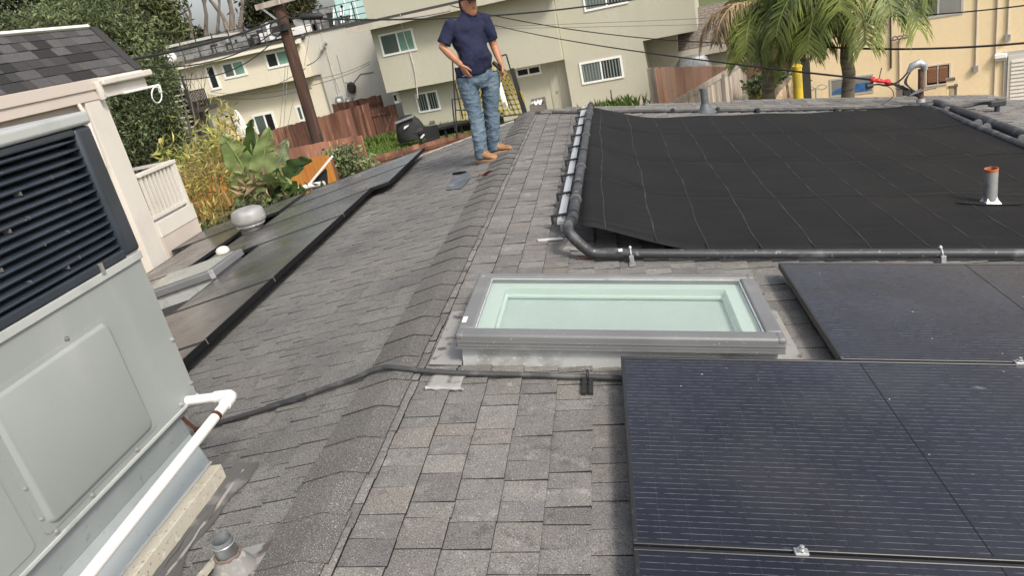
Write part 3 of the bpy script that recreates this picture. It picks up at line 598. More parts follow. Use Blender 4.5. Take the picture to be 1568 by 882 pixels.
# right hand header pipes at the far side of the mat
rh = thing('return_pipes', 'pair of black pool return pipes sloping along the right end of the mat', 'pipe', rp(1480, 190, .06))
a0 = [rp(1432, 158, .11), rp(1490, 178, .11), rp(1568, 207, .11), rp(1700, 258, .11)]
b = MB(); b.tube(a0, .052, 12); b.build('large_pipe', m_black_pl, rh, smooth=60)
a1 = [rp(1412, 162, .09), rp(1440, 170, .09), rp(1490, 192, .09), rp(1568, 224, .09), rp(1700, 280, .09)]
b = MB(); b.tube(a1, .038, 12); b.build('header', m_black_pl, rh, smooth=60)
for px, py in ((1497, 189), (1510, 195), (1565, 213), (1450, 169)):
    q = rp(px, py, .10); b = MB(); b.lathe(q, [(.043, -.016), (.047, 0), (.043, .016)], 12, tuple((a1[-1]-a1[0]).normalized())); b.build('hose_clamp', m_wire_grey, rh, smooth=40)
b = MB(); b.tube([rp(1390, 162, .08), rp(1405, 163, .08), rp(1432, 160, .10)], .045, 10); b.build('end_cap', m_black_pl, rh, smooth=50)
fc = thing('roof_conduit', 'black pipe lying along the far roof edge behind the pool mat', 'conduit', rp(1100, 168, 0))
b = MB(); b.tube(smooth_path([rp(845, 172, .03), rp(900, 172, .03), rp(1000, 170, .03), rp(1100, 169.5, .03), rp(1200, 168, .03), rp(1300, 166, .03), rp(1395, 163, .04)]), .022, 8); b.build('pipe_run', m_hose, fc, smooth=60)
for px in (1030, 1160, 1280):
    q = rp(px, 169.5, .03); b = MB(); b.box(q.x-.02, q.x+.02, q.y-.04, q.y+.04, q.z-.02, q.z+.03); b.build('pipe_clip', m_rubber, fc)
ce = thing('roof_conduit', 'bent black conduit with a tee ending on the far right roof corner', 'conduit', rp(1500, 160, 0))
b = MB(); b.tube(smooth_path([rp(1440, 166, .04), rp(1475, 163, .05), rp(1500, 158, .09), rp(1518, 157, .12), rp(1531, 157, .12)]), .022, 8); b.build('pipe_run', m_hose, ce, smooth=60)
q = rp(1527, 157, .12); b = MB(); b.bar(q+Vector((-.09, 0, 0)), q+Vector((.09, 0, -.01)), .075, .075); b.build('tee', m_black_pl, ce, bevel=.015)
b = MB(); b.tube([q, q-Vector((0, 0, .16))], .03, 8); b.build('riser', m_black_pl, ce, smooth=50)

# vents on the right slope
vp = thing('vent_pipe', 'galvanised vent pipe with an orange rusty rim standing through the pool mat', 'vent pipe', rp(1516, 312, .05))
c0 = rp(1516, 311, .05)
b = MB(); b.lathe(c0, [(.043, -.05), (.043, .255), (.039, .255), (.039, .12)], 22, cap=False); b.build('pipe', m_galv, vp, smooth=40)
b = MB(); b.lathe(c0, [(.0435, .236), (.0445, .258), (.0385, .258), (.0385, .15), (.001, .15)], 22, cap=False); b.build('rim', m_orange_rust, vp, smooth=40)
b = MB(); b.lathe(c0, [(.075, .0), (.052, .03), (.046, .05)], 4, cap=False); b.build('flashing_cone', m_alu, vp, smooth=60)
b = MB(); b.hexa([rp(1462, 311, .054)+Vector((0, 0, z)) if i == 0 else (rp(1516, 315, .052)+Vector((0, 0, z)) if i == 1 else (rp(1572, 313, .054)+Vector((0, 0, z)) if i == 2 else rp(1516, 309, .052)+Vector((0, 0, z)))) for z in (0, .006) for i in range(4)]); b.build('slit', m_dark, pm)
v2 = thing('vent_pipe', 'dark grey vent pipe on the far roof edge in front of the wooden fence', 'vent pipe', rp(1080, 174, 0))
c0 = rp(1081, 173, 0); m_dgal = mat('dull_grey_vent', (.10, .115, .12), .6, [(10, (.16, .17, .175), .5, .7, 4)], metal=.3)
b = MB(); b.lathe(c0, [(.048, 0), (.048, .30), (.052, .30), (.052, .325), (.04, .325)], 16); b.build('pipe', m_dgal, v2, smooth=40)
b = MB(); b.lathe(c0, [(.15, .005), (.075, .06), (.052, .13)], 16); b.build('boot', m_dgal, v2, smooth=50)
t = thing('pipe_stub', 'tiny dark cap beside the far grey vent pipe', 'pipe stub', rp(1100, 173, 0)); b = MB(); q = rp(1100, 173, 0); b.lathe(q, [(.03, 0), (.03, .06), (.02, .08)], 10); b.build('cap', m_rubber, t, smooth=40)

# service mast
ms = thing('service_mast', 'rusty electrical mast with a grey weatherhead at the far right of the roof', 'service mast', rp(1410, 161, 0))
c0 = rp(1410, 161, 0); HM = .50
b = MB(); b.tube([c0-Vector((0, 0, .05)), c0+Vector((0, 0, HM-.04))], .034, 12); b.build('mast_pipe', m_rustpipe, ms, smooth=60)
b = MB(); b.lathe(c0, [(.12, .0), (.06, .03), (.05, .09)], 14); b.build('mast_boot', m_galv, ms, smooth=50)
hd_ = c0+Vector((-.06, -.02, HM)); b = MB(); b.tube([hd_+Vector((.10, 0, -.06)), hd_+Vector((.09, 0, .0)), hd_+Vector((.03, 0, .04)), hd_+Vector((-.05, 0, .02)), hd_+Vector((-.10, 0, -.05))], [.034, .046, .054, .046, .024], 12); b.build('weatherhead', m_galv, ms, smooth=60)
b = MB()
for k, (dx, dz_) in enumerate(((-.02, -.30), (.0, -.26), (-.04, -.34))):
    b.tube(smooth_path([hd_+Vector((-.08, -.01*k, -.05)), hd_+Vector((-.13-.01*k, -.02, -.16)), hd_+Vector((-.08, -.03, -.25)), hd_+Vector((.02, -.03, -.34-.02*k)), ony((1380, 131+k*2), 10.02), ony((1362, 126), 10.0)]), .009, 6)
b.tube(smooth_path([hd_+Vector((-.10, .01, -.05)), hd_+Vector((-.2, .01, -.14)), hd_+Vector((-.34, .01, -.17)), hd_+Vector((-.46, 0, -.13)), hd_+Vector((-.55, 0, -.13))]), .011, 6)
b.tube(smooth_path([hd_+Vector((-.40, 0, -.14)), hd_+Vector((-.30, 0, -.22)), hd_+Vector((-.28, 0, -.32)), hd_+Vector((-.42, 0, -.40))]), .005, 5)
b.build('drop_wire', m_wire, ms, smooth=60)
b = MB(); b.tube([hd_+Vector((-.60, 0, -.13)), hd_+Vector((-.52, 0, -.13))], [.045, .03], 8); b.box(hd_.x-.16, hd_.x-.08, hd_.y-.04, hd_.y+.02, hd_.z-.33, hd_.z-.27); b.build('splice_connector', m_rubber, ms)
b = MB(); b.tube(smooth_path([hd_+Vector((.22, -.02, -.30)), hd_+Vector((.06, -.05, -.30)), hd_+Vector((-.1, -.04, -.34)), hd_+Vector((.04, -.04, -.28))]), .012, 7); b.build('wire_anchor', m_wire_grey, ms, smooth=60)

# leaf on the roof and dark patch near the man
t = thing('dead_leaf', 'curled reddish leaf lying on the shingles near the boots', 'leaf', lp(740, 268, .01))
b = MB(); q = lp(740, 270, .03); b.add([q+Vector(v_) for v_ in ((-.07, 0, 0), (-.02, -.03, .02), (.06, -.01, .05), (.09, .03, .04), (.02, .04, .0), (-.03, .03, .03))], [(0, 1, 5), (1, 4, 5), (1, 2, 4), (2, 3, 4)]); b.build('leaf_blade', mat('red_dead_leaf', (.16, .06, .045), .8), t).modifiers.new('thickness', 'SOLIDIFY').thickness = .004
t = thing('roof_patch', 'bluish grey tar patch on the shingles left of the man', 'roof patch', lp(700, 278, .01))
m_patch = mat('bluish_patch', (.095, .105, .12), .6, [(9, (.21, .225, .24), .5, .7, 5), (3, (.07, .078, .09), .5, .7, 4)], spec=.4)
b = MB(); q = [lp(683, 290, .018), lp(706, 288, .018), lp(722, 270, .018), lp(716, 262, .018), lp(696, 264, .018)]; b.add(q+[p-Vector((0, 0, .006)) for p in q], [(0, 1, 2, 3, 4), (9, 8, 7, 6, 5)]+[(i, 5+i, 5+(i+1) % 5, (i+1) % 5) for i in range(5)]); b.build('patch_sheet', m_patch, t)
b = MB(); b.tube([lp(694, 266, .025), lp(706, 264, .03), lp(714, 263, .022)], [.012, .016, .01], 6); b.build('fold', m_dark, t)

# ================================================================ PACKAGED AIR CONDITIONER
ac = thing('air_conditioner', 'big pale grey packaged air conditioner with dark louvres on a roof curb at the left', 'air conditioner', (-1.2, 1.3, 0))
AX, AY0, AY1, AZ0, AZ1 = -.69, .05, 2.415, .242, 1.395
b = MB(); b.box(-1.78, AX, AY0, AY1, AZ0, .858); b.build('cabinet', m_ac, ac, bevel=.004)
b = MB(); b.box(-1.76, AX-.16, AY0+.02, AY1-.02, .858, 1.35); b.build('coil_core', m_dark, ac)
b = MB(); b.box(-1.80, AX+.022, AY0-.02, AY1+.012, 1.352, 1.398); b.build('top_lid', m_ac_trim, ac, bevel=.012, smooth=40, seg=3)
b = MB(); b.box(AX-.006, AX+.010, AY0, AY1+.004, .842, .872); b.build('middle_flange', m_ac_trim, ac, bevel=.003)
# dark louvre housing
b = MB(); b.box(AX-.06, AX+.014, 2.335, 2.425, .874, 1.352); b.build('grille_frame', m_louver, ac, bevel=.018, smooth=40, seg=3)
b = MB(); b.box(AX-.05, AX+.012, AY0, 2.335, .874, .906); b.build('grille_frame', m_louver, ac, bevel=.006)
b = MB(); b.box(AX-.05, AX+.012, AY0, 2.335, 1.326, 1.350); b.build('grille_frame', m_louver, ac, bevel=.006)
b = MB(); b.box(-1.78, AX-.06, 2.40, 2.42, .874, 1.352); b.build('rear_grille', m_louver, ac)
NS = 14
for i in range(NS):
    z = .922+(1.312-.922)*i/(NS-1)
    b = MB(); prof = [(-.060, .017), (-.004, -.006), (.004, -.006), (.008, -.001), (.006, .004), (-.058, .023)]
    def sl(y, k): return [Vector((AX+px_*k+.002, y, z+pz*k)) for px_, pz in prof]
    b.loft([sl(AY0+.01, 1), sl(2.22, 1), sl(2.28, .75), sl(2.335, .22)]); b.build('louvre_slat', m_louver, ac, smooth=35)
b = MB()
for y in np.arange(.4, 2.3, .155): b.box(AX-.075, AX-.060, y-.003, y+.003, .9, 1.33)
b.build('grille_rods', m_louver, ac)
b = MB()
for y in (2.02, 1.86, 1.70, 1.5, 2.16, 1.3):
    for k in range(4): yy = y+R(-.05, .05); zz = .93+.09*k+R(0, .02); b.box(AX-.02, AX+.0098, yy, yy+.002, zz, zz+.012)
b.build('glint_clips', m_wire_grey, ac, kind='stuff')  # scattered thin slivers stand in for glints on the slats
b = MB(); b.box(AX-.003, AX+.018, 2.18, 2.195, .868, .905); b.build('clip', m_clamp, ac)
# access panel with raised rounded face
def rrect(y0, y1, z0, z1, r, x, n=5):
    pts = []
    for cy, cz, a0 in ((y1-r, z1-r, 0), (y0+r, z1-r, 90), (y0+r, z0+r, 180), (y1-r, z0+r, 270)):
        for k in range(n+1): a = math.radians(a0+90*k/n); pts.append(Vector((x, cy+r*math.cos(a), cz+r*math.sin(a))))
    return pts
b = MB(); b.loft([rrect(1.545, 2.135, .272, .735, .02, AX+.0005), rrect(1.545, 2.135, .272, .735, .02, AX+.004), rrect(1.568, 2.110, .290, .720, .026, AX+.0045), rrect(1.573, 2.105, .294, .716, .026, AX+.015), rrect(1.580, 2.098, .30, .710, .024, AX+.0185)]); b.build('access_panel', m_ac, ac, smooth=45)
b = MB(); b.loft([rrect(.6, 1.50, .272, .735, .02, AX+.0005), rrect(.6, 1.50, .272, .735, .02, AX+.004)]); b.build('access_panel', m_ac, ac, smooth=45)
for y, z in ((1.93, .742), (1.62, .742), (1.556, .44), (1.556, .62), (1.556, .33), (1.75, .262), (2.0, .262), (2.30, .262), (2.40, .5), (2.405, .30), (1.58, .262)):
    b = MB(); b.lathe((AX+.0, y, z), [(.010, 0), (.010, .003), (.006, .004), (.006, .008), (.003, .009)], 9, (1, 0, 0)); b.build('screw', m_galv, ac, smooth=40)
b = MB(); b.box(-1.785, AX+.006, AY0, AY1+.003, .232, .246); b.build('bottom_rail', m_ac_trim, ac, bevel=.003)
# curb under it
cb = thing('roof_curb', 'grey sheet-metal curb with a weathered pale timber edge under the air conditioner', 'roof curb', (-1.2, 1.3, -.1))
b = MB(); b.hexa([(-1.7, .1, .12), (-.715, .1, .12), (-.715, 2.315, .12), (-1.7, 2.315, .12), (-1.7, .1, .231), (-.71, .1, .231), (-.71, 2.36, .231), (-1.7, 2.36, .231)]); b.build('upper_skirt', m_duct, cb)
b = MB(); b.hexa([(-1.7, .1, .012), (-.640, .1, .012), (-.640, 2.262, .012), (-1.7, 2.262, .012), (-1.7, .1, .119), (-.713, .1, .119), (-.713, 2.312, .119), (-1.7, 2.312, .119)]); b.build('sloping_skirt', m_duct, cb)
b = MB(); b.box(-1.7, -.632, .1, 2.266, .004, .012); b.build('drip_flange', m_ac_trim, cb, bevel=.002)
b = MB(); b.box(-.640, -.585, .1, 2.25, -.10, .0035); b.build('timber_edge', m_wood_curb, cb, bevel=.004)
b = MB(); b.box(-1.7, -.640, .1, 2.25, -.35, .0035); b.build('curb_core', m_wood_curb, cb)
tr = thing('curb_flashing', 'lumpy tarred flashing along the foot of the timber curb', 'flashing', LS(.56, 1.4, 0))
b = MB(); nx, ny = 6, 44; rows = []
for j in range(ny+1):
    y = .3+2.05*j/ny
    for i in range(nx+1):
        f = i/nx; u = .592-f*(.085+.02*math.sin(y*9)+.015*math.sin(y*23)); rows.append(LS(u, y, .030*(1-f)**2+.012+.005*noise.noise((f*4, y*14, 0))))
n = nx+1; b.add(rows, [(j*n+i, j*n+i+1, (j+1)*n+i+1, (j+1)*n+i) for j in range(ny) for i in range(nx)]); b.build('tar_bed', m_tar, tr, smooth=60)
for off in (.0, .03):
    b = MB(); b.tube([LS(.577-off+R(-.004, .004), .3+2.0*i/40, .030-off*.4+R(-.003, .004)) for i in range(41)], [R(.003, .008) for _ in range(41)], 6); b.build('cracked_sealant', m_galv_dirty if off else m_tar, tr, smooth=60)
# condensate drain
dp = thing('drain_pipe', 'white plastic drain pipe with an elbow running beside the air conditioner curb', 'drain pipe', (-.5, 1.5, .2))
b = MB(); b.tube([(-.70, 2.345, .252), (-.53, 2.342, .252)], .0195, 14); b.build('pipe', m_pvc, dp, smooth=50)
b = MB(); b.tube([(-.49, 2.315, .2505), (-.49, 1.4, .214), (-.49, .4, .175)], .0195, 14); b.build('pipe', m_pvc, dp, smooth=50)
b = MB(); b.tube([(-.565, 2.343, .252), (-.52, 2.343, .252), (-.503, 2.340, .252), (-.494, 2.332, .252), (-.490, 2.315, .2515), (-.49, 2.275, .250)], [.0245, .0245, .0255, .0255, .0245, .0245], 14); b.build('elbow', m_pvc, dp, smooth=50)
b = MB(); pp = [Vector((-.705, 2.30, .205)), Vector((-.66, 2.28, .165)), Vector((-.60, 2.25, .165)), Vector((-.54, 2.215, .20)), Vector((-.515, 2.205, .235))]
pp = smooth_path(pp)
for i in range(len(pp)-1): b.bar(pp[i], pp[i+1], .018, .003, (0, 1, 0))
b.build('copper_strap', m_copper, dp)
b = MB(); b.lathe((-.49, 2.20, .246), [(.0205, -.009), (.0215, -.008), (.0215, .008), (.0205, .009)], 14, (0, 1, .04)); b.build('strap_loop', m_copper, dp, smooth=40)

# ================================================================ NEIGHBOUR'S WHITE HOUSE (left)
nb = thing('white_house', 'white two-storey house with a steep black shingled parapet roof at the far left', 'house', (-6, 6, -4))
NX = -5.0
b = MB(); b.box(-9, NX-.10, -2, 8.28, -4, 1.60); b.build('wall', m_pinkwhite, nb)
b = MB(); b.box(NX-.06, NX+.03, -2, 8.55, 1.36, 1.478); b.box(NX-.09, NX+.05, -2, 8.62, 1.478, 1.605); b.build('fascia', m_pinkwhite, nb, bevel=.004)
b = MB(); b.box(NX-.30, NX+.04, 8.62, 9.52, 1.36, 1.60); b.build('eave_end', m_white, nb, bevel=.004)
b = MB(); b.fbox(lambda a, c, d: Vector((a, c, d)), NX+.041, NX+.12, 8.55, 9.62, 1.50, 1.585); b.build('gutter', m_white, nb, bevel=.02, smooth=40)
b = MB(); b.tube([(NX+.07, 8.48, 1.56), (NX+.07, 8.50, 1.44), (NX+.05, 8.52, 1.36)], .045, 10); b.build('downspout', m_white, nb, smooth=50)
b = MB(); b.box(NX-.25, NX+.02, 8.22, 8.50, -4, 1.358); b.build('corner_post', m_white, nb, bevel=.006)
b = MB(); b.box(NX-.25, NX-.012, 8.501, 8.64, -4, 1.358); b.build('corner_trim', m_white, nb, bevel=.006)
b = MB(); b.tube([(NX+.02, 8.1, 1.36), (NX+.04, 8.12, 1.2), (NX+.03, 8.1, .6)], .025, 8); b.build('conduit', m_white, nb, smooth=50)
MSH = math.atan2(.63, .42)
def MS(u, v, w): return Vector((NX+.02-u*math.cos(MSH)+w*math.sin(MSH), v, 1.607+u*math.sin(MSH)+w*math.cos(MSH)))
b = MB(); b.fbox(MS, 0, .74, -2, 9.42, -.10, 0); mans = b.build('mansard_roof', m_felt, nb)
m_sh_d = mat('dark_shingle_granules', (.048, .046, .047), .95, [(230, (.018, .018, .018), .50, .66, 2), (310, (.15, .145, .14), .60, .71, 2)], spec=.25, bump=.003, bscale=220)
for r_ in range(6):
    u0 = .0+r_*.125; y = 4.6+R(0, .2); tk = True
    while y < 9.40:
        y1 = min(y+random.choice([.16, .22, .26, .31]), 9.42); t = .010 if tk else .005; tk = not tk if random.random() < .7 else tk
        if onplane is not None and y1 > 5.0:
            b = MB(); ue = min(u0+.14, .745); k = random.choice([.62, .8, 1, 1.3, 1.65, 1.9])
            b.hexa([MS(u0, y+.002, .002), MS(u0, y1-.002, .002), MS(ue, y1-.002, .001), MS(ue, y+.002, .001), MS(u0, y+.002, .004+t), MS(u0, y1-.002, .004+t), MS(ue, y1-.002, .002), MS(ue, y+.002, .002)], (k, k, k*1.02)); b.build('shingle', m_sh_d, mans)
        y = y1
b = MB(); b.fbox(MS, .735, .775, -2, 9.40, -.05, .04); b.build('ridge_trim', m_white2, nb, bevel=.006)
b = MB(); b.fbox(MS, .0, .74, 9.40, 9.55, -.05, .025); b.build('rake_shingles', m_sh_d, nb)
# deck with baluster railing
dk = thing('deck', 'small white deck with a baluster railing beyond the white house corner', 'deck', (-5.6, 9, -4))
yl, yr = 8.645, 9.50
b = MB(); b.box(-7.6, NX+.02, yl, yr+.06, -.50, -.29); b.build('deck_edge', m_white, dk, bevel=.004)
b = MB(); b.box(-7.6, NX+.01, yl, yr+.06, -4, -.502); b.build('deck_wall', m_pinkwhite, dk)
b = MB(); b.box(NX-.06, NX+.03, yl, yr+.03, .32, .37); b.build('top_rail', m_white, dk, bevel=.006)
b = MB(); b.box(NX-.04, NX+.01, yl, yr, -.25, -.21); b.build('bottom_rail', m_white, dk)
b = MB(); b.box(NX-.06, NX+.02, yr-.045, yr+.02, -.289, .319); b.build('rail_post', m_white, dk)
for i in range(9):
    y = yl+.05+(yr-yl-.12)*i/8; b = MB(); b.box(NX-.032, NX+.004, y-.018, y+.018, -.21, .32); b.build('baluster', m_white, dk)
b = MB(); b.box(-7.6, NX-.06, yr+.01, yr+.05, .32, .36); b.build('side_rail', m_white, dk)
an = thing('wall_rod', 'thin white rod with a round ring sticking out past the white eave', 'antenna', (NX, 9.5, 1.4))
q0, q1 = onx((190, 142), NX+.05), onx((243, 130), NX+.2)
b = MB(); b.tube([q0, q1], .016, 8); b.build('rod', m_steel_w, an, smooth=50)
q2 = onx((240, 145), NX+.2); b = MB(); b.tube([q2+Vector((.02*math.sin(a), .115*math.cos(a), .10*math.sin(a))) for a in np.linspace(0, 6.28, 22)], .008, 6); b.build('ring', m_steel_w, an, smooth=50)
b = MB(); b.bar(q1, q2+Vector((0, .11, .02)), .03, .03); b.build('bracket', m_steel_w, an)

# ================================================================ THE MAN
def remesh(b, name, mt, parent, vox, sm=6, fac=.5, folds=0, fsize=.1):
    o = b.build(name, mt, parent); r = o.modifiers.new('skin', 'REMESH'); r.mode = 'VOXEL'; r.voxel_size = vox; r.use_smooth_shade = True
    s_ = o.modifiers.new('smooth', 'SMOOTH'); s_.iterations = sm; s_.factor = fac
    if folds:
        tx = bpy.data.textures.new('cloth_folds', 'CLOUDS'); tx.noise_scale = fsize; tx.noise_depth = 2
        dm = o.modifiers.new('folds', 'DISPLACE'); dm.texture = tx; dm.strength = folds; dm.mid_level = .5; dm.texture_coords = 'LOCAL'
    return o
man = thing('person', 'man in navy polo shirt, blue jeans and tan boots standing on the roof', 'person', lp(758, 245, 0))
YM = 7.55
def J(px, py, dy=0): return ony((px, py), YM+dy)
FA = math.radians(42); FD = Vector((math.sin(FA), -math.cos(FA), 0)); RT = Vector((math.cos(FA), math.sin(FA), 0))    # facing, and his left (to our right)
UPV = Vector((0, 0, 1))
m_skin = mat('tanned_skin', (.38, .18, .105), .5, [(14, (.31, .135, .075), .45, .68, 4)], spec=.4, bump=.002, bscale=60, tone=False)
m_shirt = mat('navy_polo_cotton', (.019, .022, .050), .9, [(5, (.014, .0165, .04), .45, .65, 4)], spec=.2, bump=.03, bscale=7, bdetail=3, tone=False)
m_jeans = mat('faded_denim', (.105, .15, .195), .88, [(3.2, (.070, .105, .145), .40, .68, 6), (3.6, (.165, .215, .26), .54, .76, 5), (15, (.060, .088, .12), .56, .76, 5, (1, 1, 2.5))], spec=.2, bump=.03, bscale=13, stretch=(1, 1, 2.2), bdetail=3, tone=False)
m_boot = mat('tan_boot_leather', (.31, .165, .08), .65, [(12, (.22, .11, .05), .45, .66, 5)], spec=.35, bump=.006, bscale=30, tone=False)
m_sole = mat('boot_sole', (.34, .215, .13), .8)
m_hair = mat('black_hair', (.012, .011, .011), .6)
m_belt = mat('black_belt', (.012, .012, .013), .45)
shN, shF = J(689, 38, -.14), J(741, 27, .12)       # shoulders: his right (near us), his left
neck = J(716.5, 17, 0); head = J(714, -6, 0)+FD*.02
elN, wrN = J(677.5, 72, -.20), J(706, 99, -.22)
elF, wrF = J(756.5, 70, .14), J(767, 97, .04)
hipN, hipF = J(714, 121, -.06), J(749, 116, .07)
knN, knF = J(729, 180, -.07), J(753, 177, .07)
anN, anF = J(737.5, 236, -.09), J(756, 225.5, .10)
def ellring(c, hw, hd, n=18, tilt=0, ex=2.0):
    out = []
    for j in range(n):
        a = 2*math.pi*j/n; ca, sa = math.cos(a), math.sin(a)
        out.append(c+RT*hw*math.copysign(abs(ca)**(2/ex), ca)+FD*hd*math.copysign(abs(sa)**(2/ex), sa)+UPV*tilt*sa)
    return out
waist = J(729, 101, 0); chest = J(716, 55, 0); belly = J(726, 88, 0)+FD*.015; upc = J(715, 36, 0); hipc = (hipN+hipF)/2
bd = MB()
# torso core
bd.loft([ellring(hipc-UPV*.05, .13, .10), ellring(hipc+UPV*.03, .15, .11), ellring(waist, .155, .115), ellring(chest, .165, .115), ellring(upc, .17, .09), ellring(neck-UPV*.03, .08, .065)])
# neck and head with a face
bd.loft([ellring(neck-UPV*.06, .062, .062), ellring(neck+UPV*.02, .056, .060), ellring(neck+UPV*.07+FD*.01, .055, .062)])
HF = (FD-RT*.05-UPV*.25).normalized(); HR = HF.cross(UPV).normalized(); HR = HR if HR.dot(RT) > 0 else -HR; HU = HR.cross(HF); HU = HU if HU.z > 0 else -HU
hc = J(714.5, 4.0, 0)+FD*.03
def hp_(r_, f, u): return hc+HR*r_+HF*f+HU*u
prof = [(-.114, .034, .038, .048), (-.100, .054, .058, .036), (-.075, .066, .080, .020), (-.045, .073, .087, .010), (-.01, .073, .092, .0), (.03, .076, .096, -.004), (.07, .074, .094, -.008), (.10, .062, .080, -.010), (.125, .038, .048, -.010), (.135, .01, .012, -.01)]
bd.loft([[hp_(a*math.cos(2*math.pi*j/20), o_+c*math.sin(2*math.pi*j/20), u) for j in range(20)] for u, a, c, o_ in prof])
bd.loft([[hp_(.011*k*math.cos(t), .085+f+.010*k*math.sin(t), u) for t in np.linspace(0, 5.6, 8)] for u, k, f in ((.03, .6, .0), (.0, .9, .012), (-.022, 1.5, .020), (-.034, 1.4, .012))])
bd.loft([[hp_(.026*math.cos(t)*k, .072+.012*math.sin(t)*k, u) for t in np.linspace(0, 5.6, 8)] for u, k in ((-.052, .8), (-.058, 1.0), (-.066, 1.05), (-.074, .8))])
for s_ in (-1, 1):
    bd.loft([[hp_(s_*(.072+.010*k), .006+.020*math.cos(t)*k, -.005+.034*math.sin(t)*k) for t in np.linspace(0, 5.8, 9)] for k in (.7, 1.0)])
    bd.tube([hp_(s_*.018, .090, .036), hp_(s_*.045, .080, .038)], .010, 8)
# arms
bd.tube([shN, shN.lerp(elN, .5), elN, elN.lerp(wrN, .35), wrN], [.052, .047, .040, .040, .028], 12)
bd.tube([shF, shF.lerp(elF, .5), elF, elF.lerp(wrF, .35), wrF], [.052, .047, .040, .038, .027], 12)
# legs under the jeans
for h, k, a in ((hipN, knN, anN), (hipF, knF, anF)): bd.tube([h+UPV*.02, h.lerp(k, .5), k, k.lerp(a, .35), a, a-UPV*.04], [.085, .075, .055, .054, .040, .038], 12)
# hands: palm and five separate fingers
def hand(wr, tip, palmn, side, curl, spread=.016):
    d = (tip-wr).normalized(); wdir = d.cross(palmn).normalized()*side; L_ = .088
    kn = wr+d*L_; bd.loft([[c+wdir*hw*math.cos(t)+palmn*hh*math.sin(t) for t in np.linspace(0, 5.6, 10)] for c, hw, hh in ((wr, .027, .020), (wr+d*.035, .036, .018), (kn-d*.01, .041, .014), (kn+d*.004, .036, .011))])
    for i, (l, rr) in enumerate(((.072, .0092), (.080, .0095), (.074, .009), (.058, .0082))):
        p0 = kn-d*.012+wdir*(.029-i*.0195); dd = (d+wdir*(.06-.05*i)).normalized(); c1 = curl*(1+.12*i)
        p1 = p0+dd*l*.48; d2 = (dd*math.cos(c1)+palmn*math.sin(c1)).normalized(); p2 = p1+d2*l*.34; d3 = (dd*math.cos(c1*2)+palmn*math.sin(c1*2)).normalized(); p3 = p2+d3*l*.28
        bd.tube([p0, p1, p2, p3], [rr*1.08, rr, rr*.93, rr*.72], 8)
    t0 = wr+d*.022+wdir*.026; td = (d*.72+wdir*.62+palmn*.25).normalized(); t1 = t0+td*.038; td2 = (d*.92+wdir*.22+palmn*.3).normalized()
    bd.tube([t0-td*.012, t1, t1+td2*.030, t1+td2*.052], [.014, .0125, .0105, .008], 8)
hand(wrN, J(719, 121, -.19), (-FD*.2+RT*.85+UPV*.1).normalized(), 1, .28)
hand(wrF, J(772, 118, .02), (-RT*.9-FD*.25).normalized(), -1, .55)
remesh(bd, 'body', m_skin, man, .0055, 4)
# face details
for s_ in (-1, 1):
    b = MB(); b.lathe(hp_(s_*.031, .084, .022), [(.011, -.004), (.010, .001), (.005, .004)], 10, tuple(HF)); b.build('eye', mat('eye_dark', (.03, .02, .015), .3) if s_ < 0 else bpy.data.materials['eye_dark'], man, smooth=60)
    b = MB(); b.tube([hp_(s_*.014, .098, .040), hp_(s_*.032, .096, .046), hp_(s_*.052, .080, .040)], [.004, .005, .003], 6); b.build('eyebrow', m_hair, man, smooth=60)
b = MB(); b.tube([hp_(-.026, .077, -.060), hp_(-.01, .0855, -.0585), hp_(.01, .0855, -.0585), hp_(.026, .077, -.060)], [.003, .0045, .0045, .003], 6); b.build('lips', mat('lip_brown', (.20, .07, .05), .5), man, smooth=60)
b = MB(); b.loft([[hp_(a*math.cos(2*math.pi*j/20), o_+c*math.sin(2*math.pi*j/20), u) for j in range(20)] for u, a, c, o_ in ((-.070, .066, .045, -.040), (-.035, .078, .058, -.040), (.0, .082, .072, -.034), (.045, .083, .090, -.012), (.058, .083, .100, -.006))]); b.build('hair', m_hair, man, smooth=60)
b = MB(); b.loft([[hp_(a*math.cos(2*math.pi*j/20), o_+c*math.sin(2*math.pi*j/20), u) for j in range(20)] for u, a, c, o_ in ((.050, .086, .106, -.006), (.10, .083, .100, -.006), (.135, .065, .080, -.008), (.15, .03, .04, -.008), (.153, .005, .006, -.008))])
b.loft([[hp_(.075*math.cos(t), .08+.10*math.sin(t), .056+h_) for t in np.linspace(0, math.pi, 10)] for h_ in (0, .006)]); b.build('cap', m_hair, man, smooth=50)
# polo shirt
b = MB(); hemz = J(727, 113, 0)
b.loft([ellring(hemz-UPV*.0-RT*.02, .185, .150, 20), ellring(J(727, 104, 0)-RT*.01, .188, .155, 20), ellring(belly+FD*.01, .174, .148, 20), ellring(J(721, 72, 0)+FD*.01, .170, .138, 20), ellring(chest, .180, .130, 20), ellring(J(715.5, 42, 0), .200, .122, 20), ellring(J(715.5, 31, 0), .180, .100, 20), ellring(J(716, 22, 0), .095, .078, 20), ellring(neck+UPV*.012, .068, .070, 20)])
slN, slF = shN.lerp(elN, .86), shF.lerp(elF, .80)
b.tube([shN+RT*.05+UPV*.0, shN, shN.lerp(elN, .45), slN], [.060, .066, .070, .074], 14)
b.tube([shF-RT*.05, shF, shF.lerp(elF, .45), slF], [.060, .066, .068, .069], 14)
b.tube([J(703, 103, -.03), J(704.5, 119, -.02)], [.055, .034], 10)
remesh(b, 'polo_shirt', m_shirt, man, .009, 4, folds=.035, fsize=.11)
b = MB()
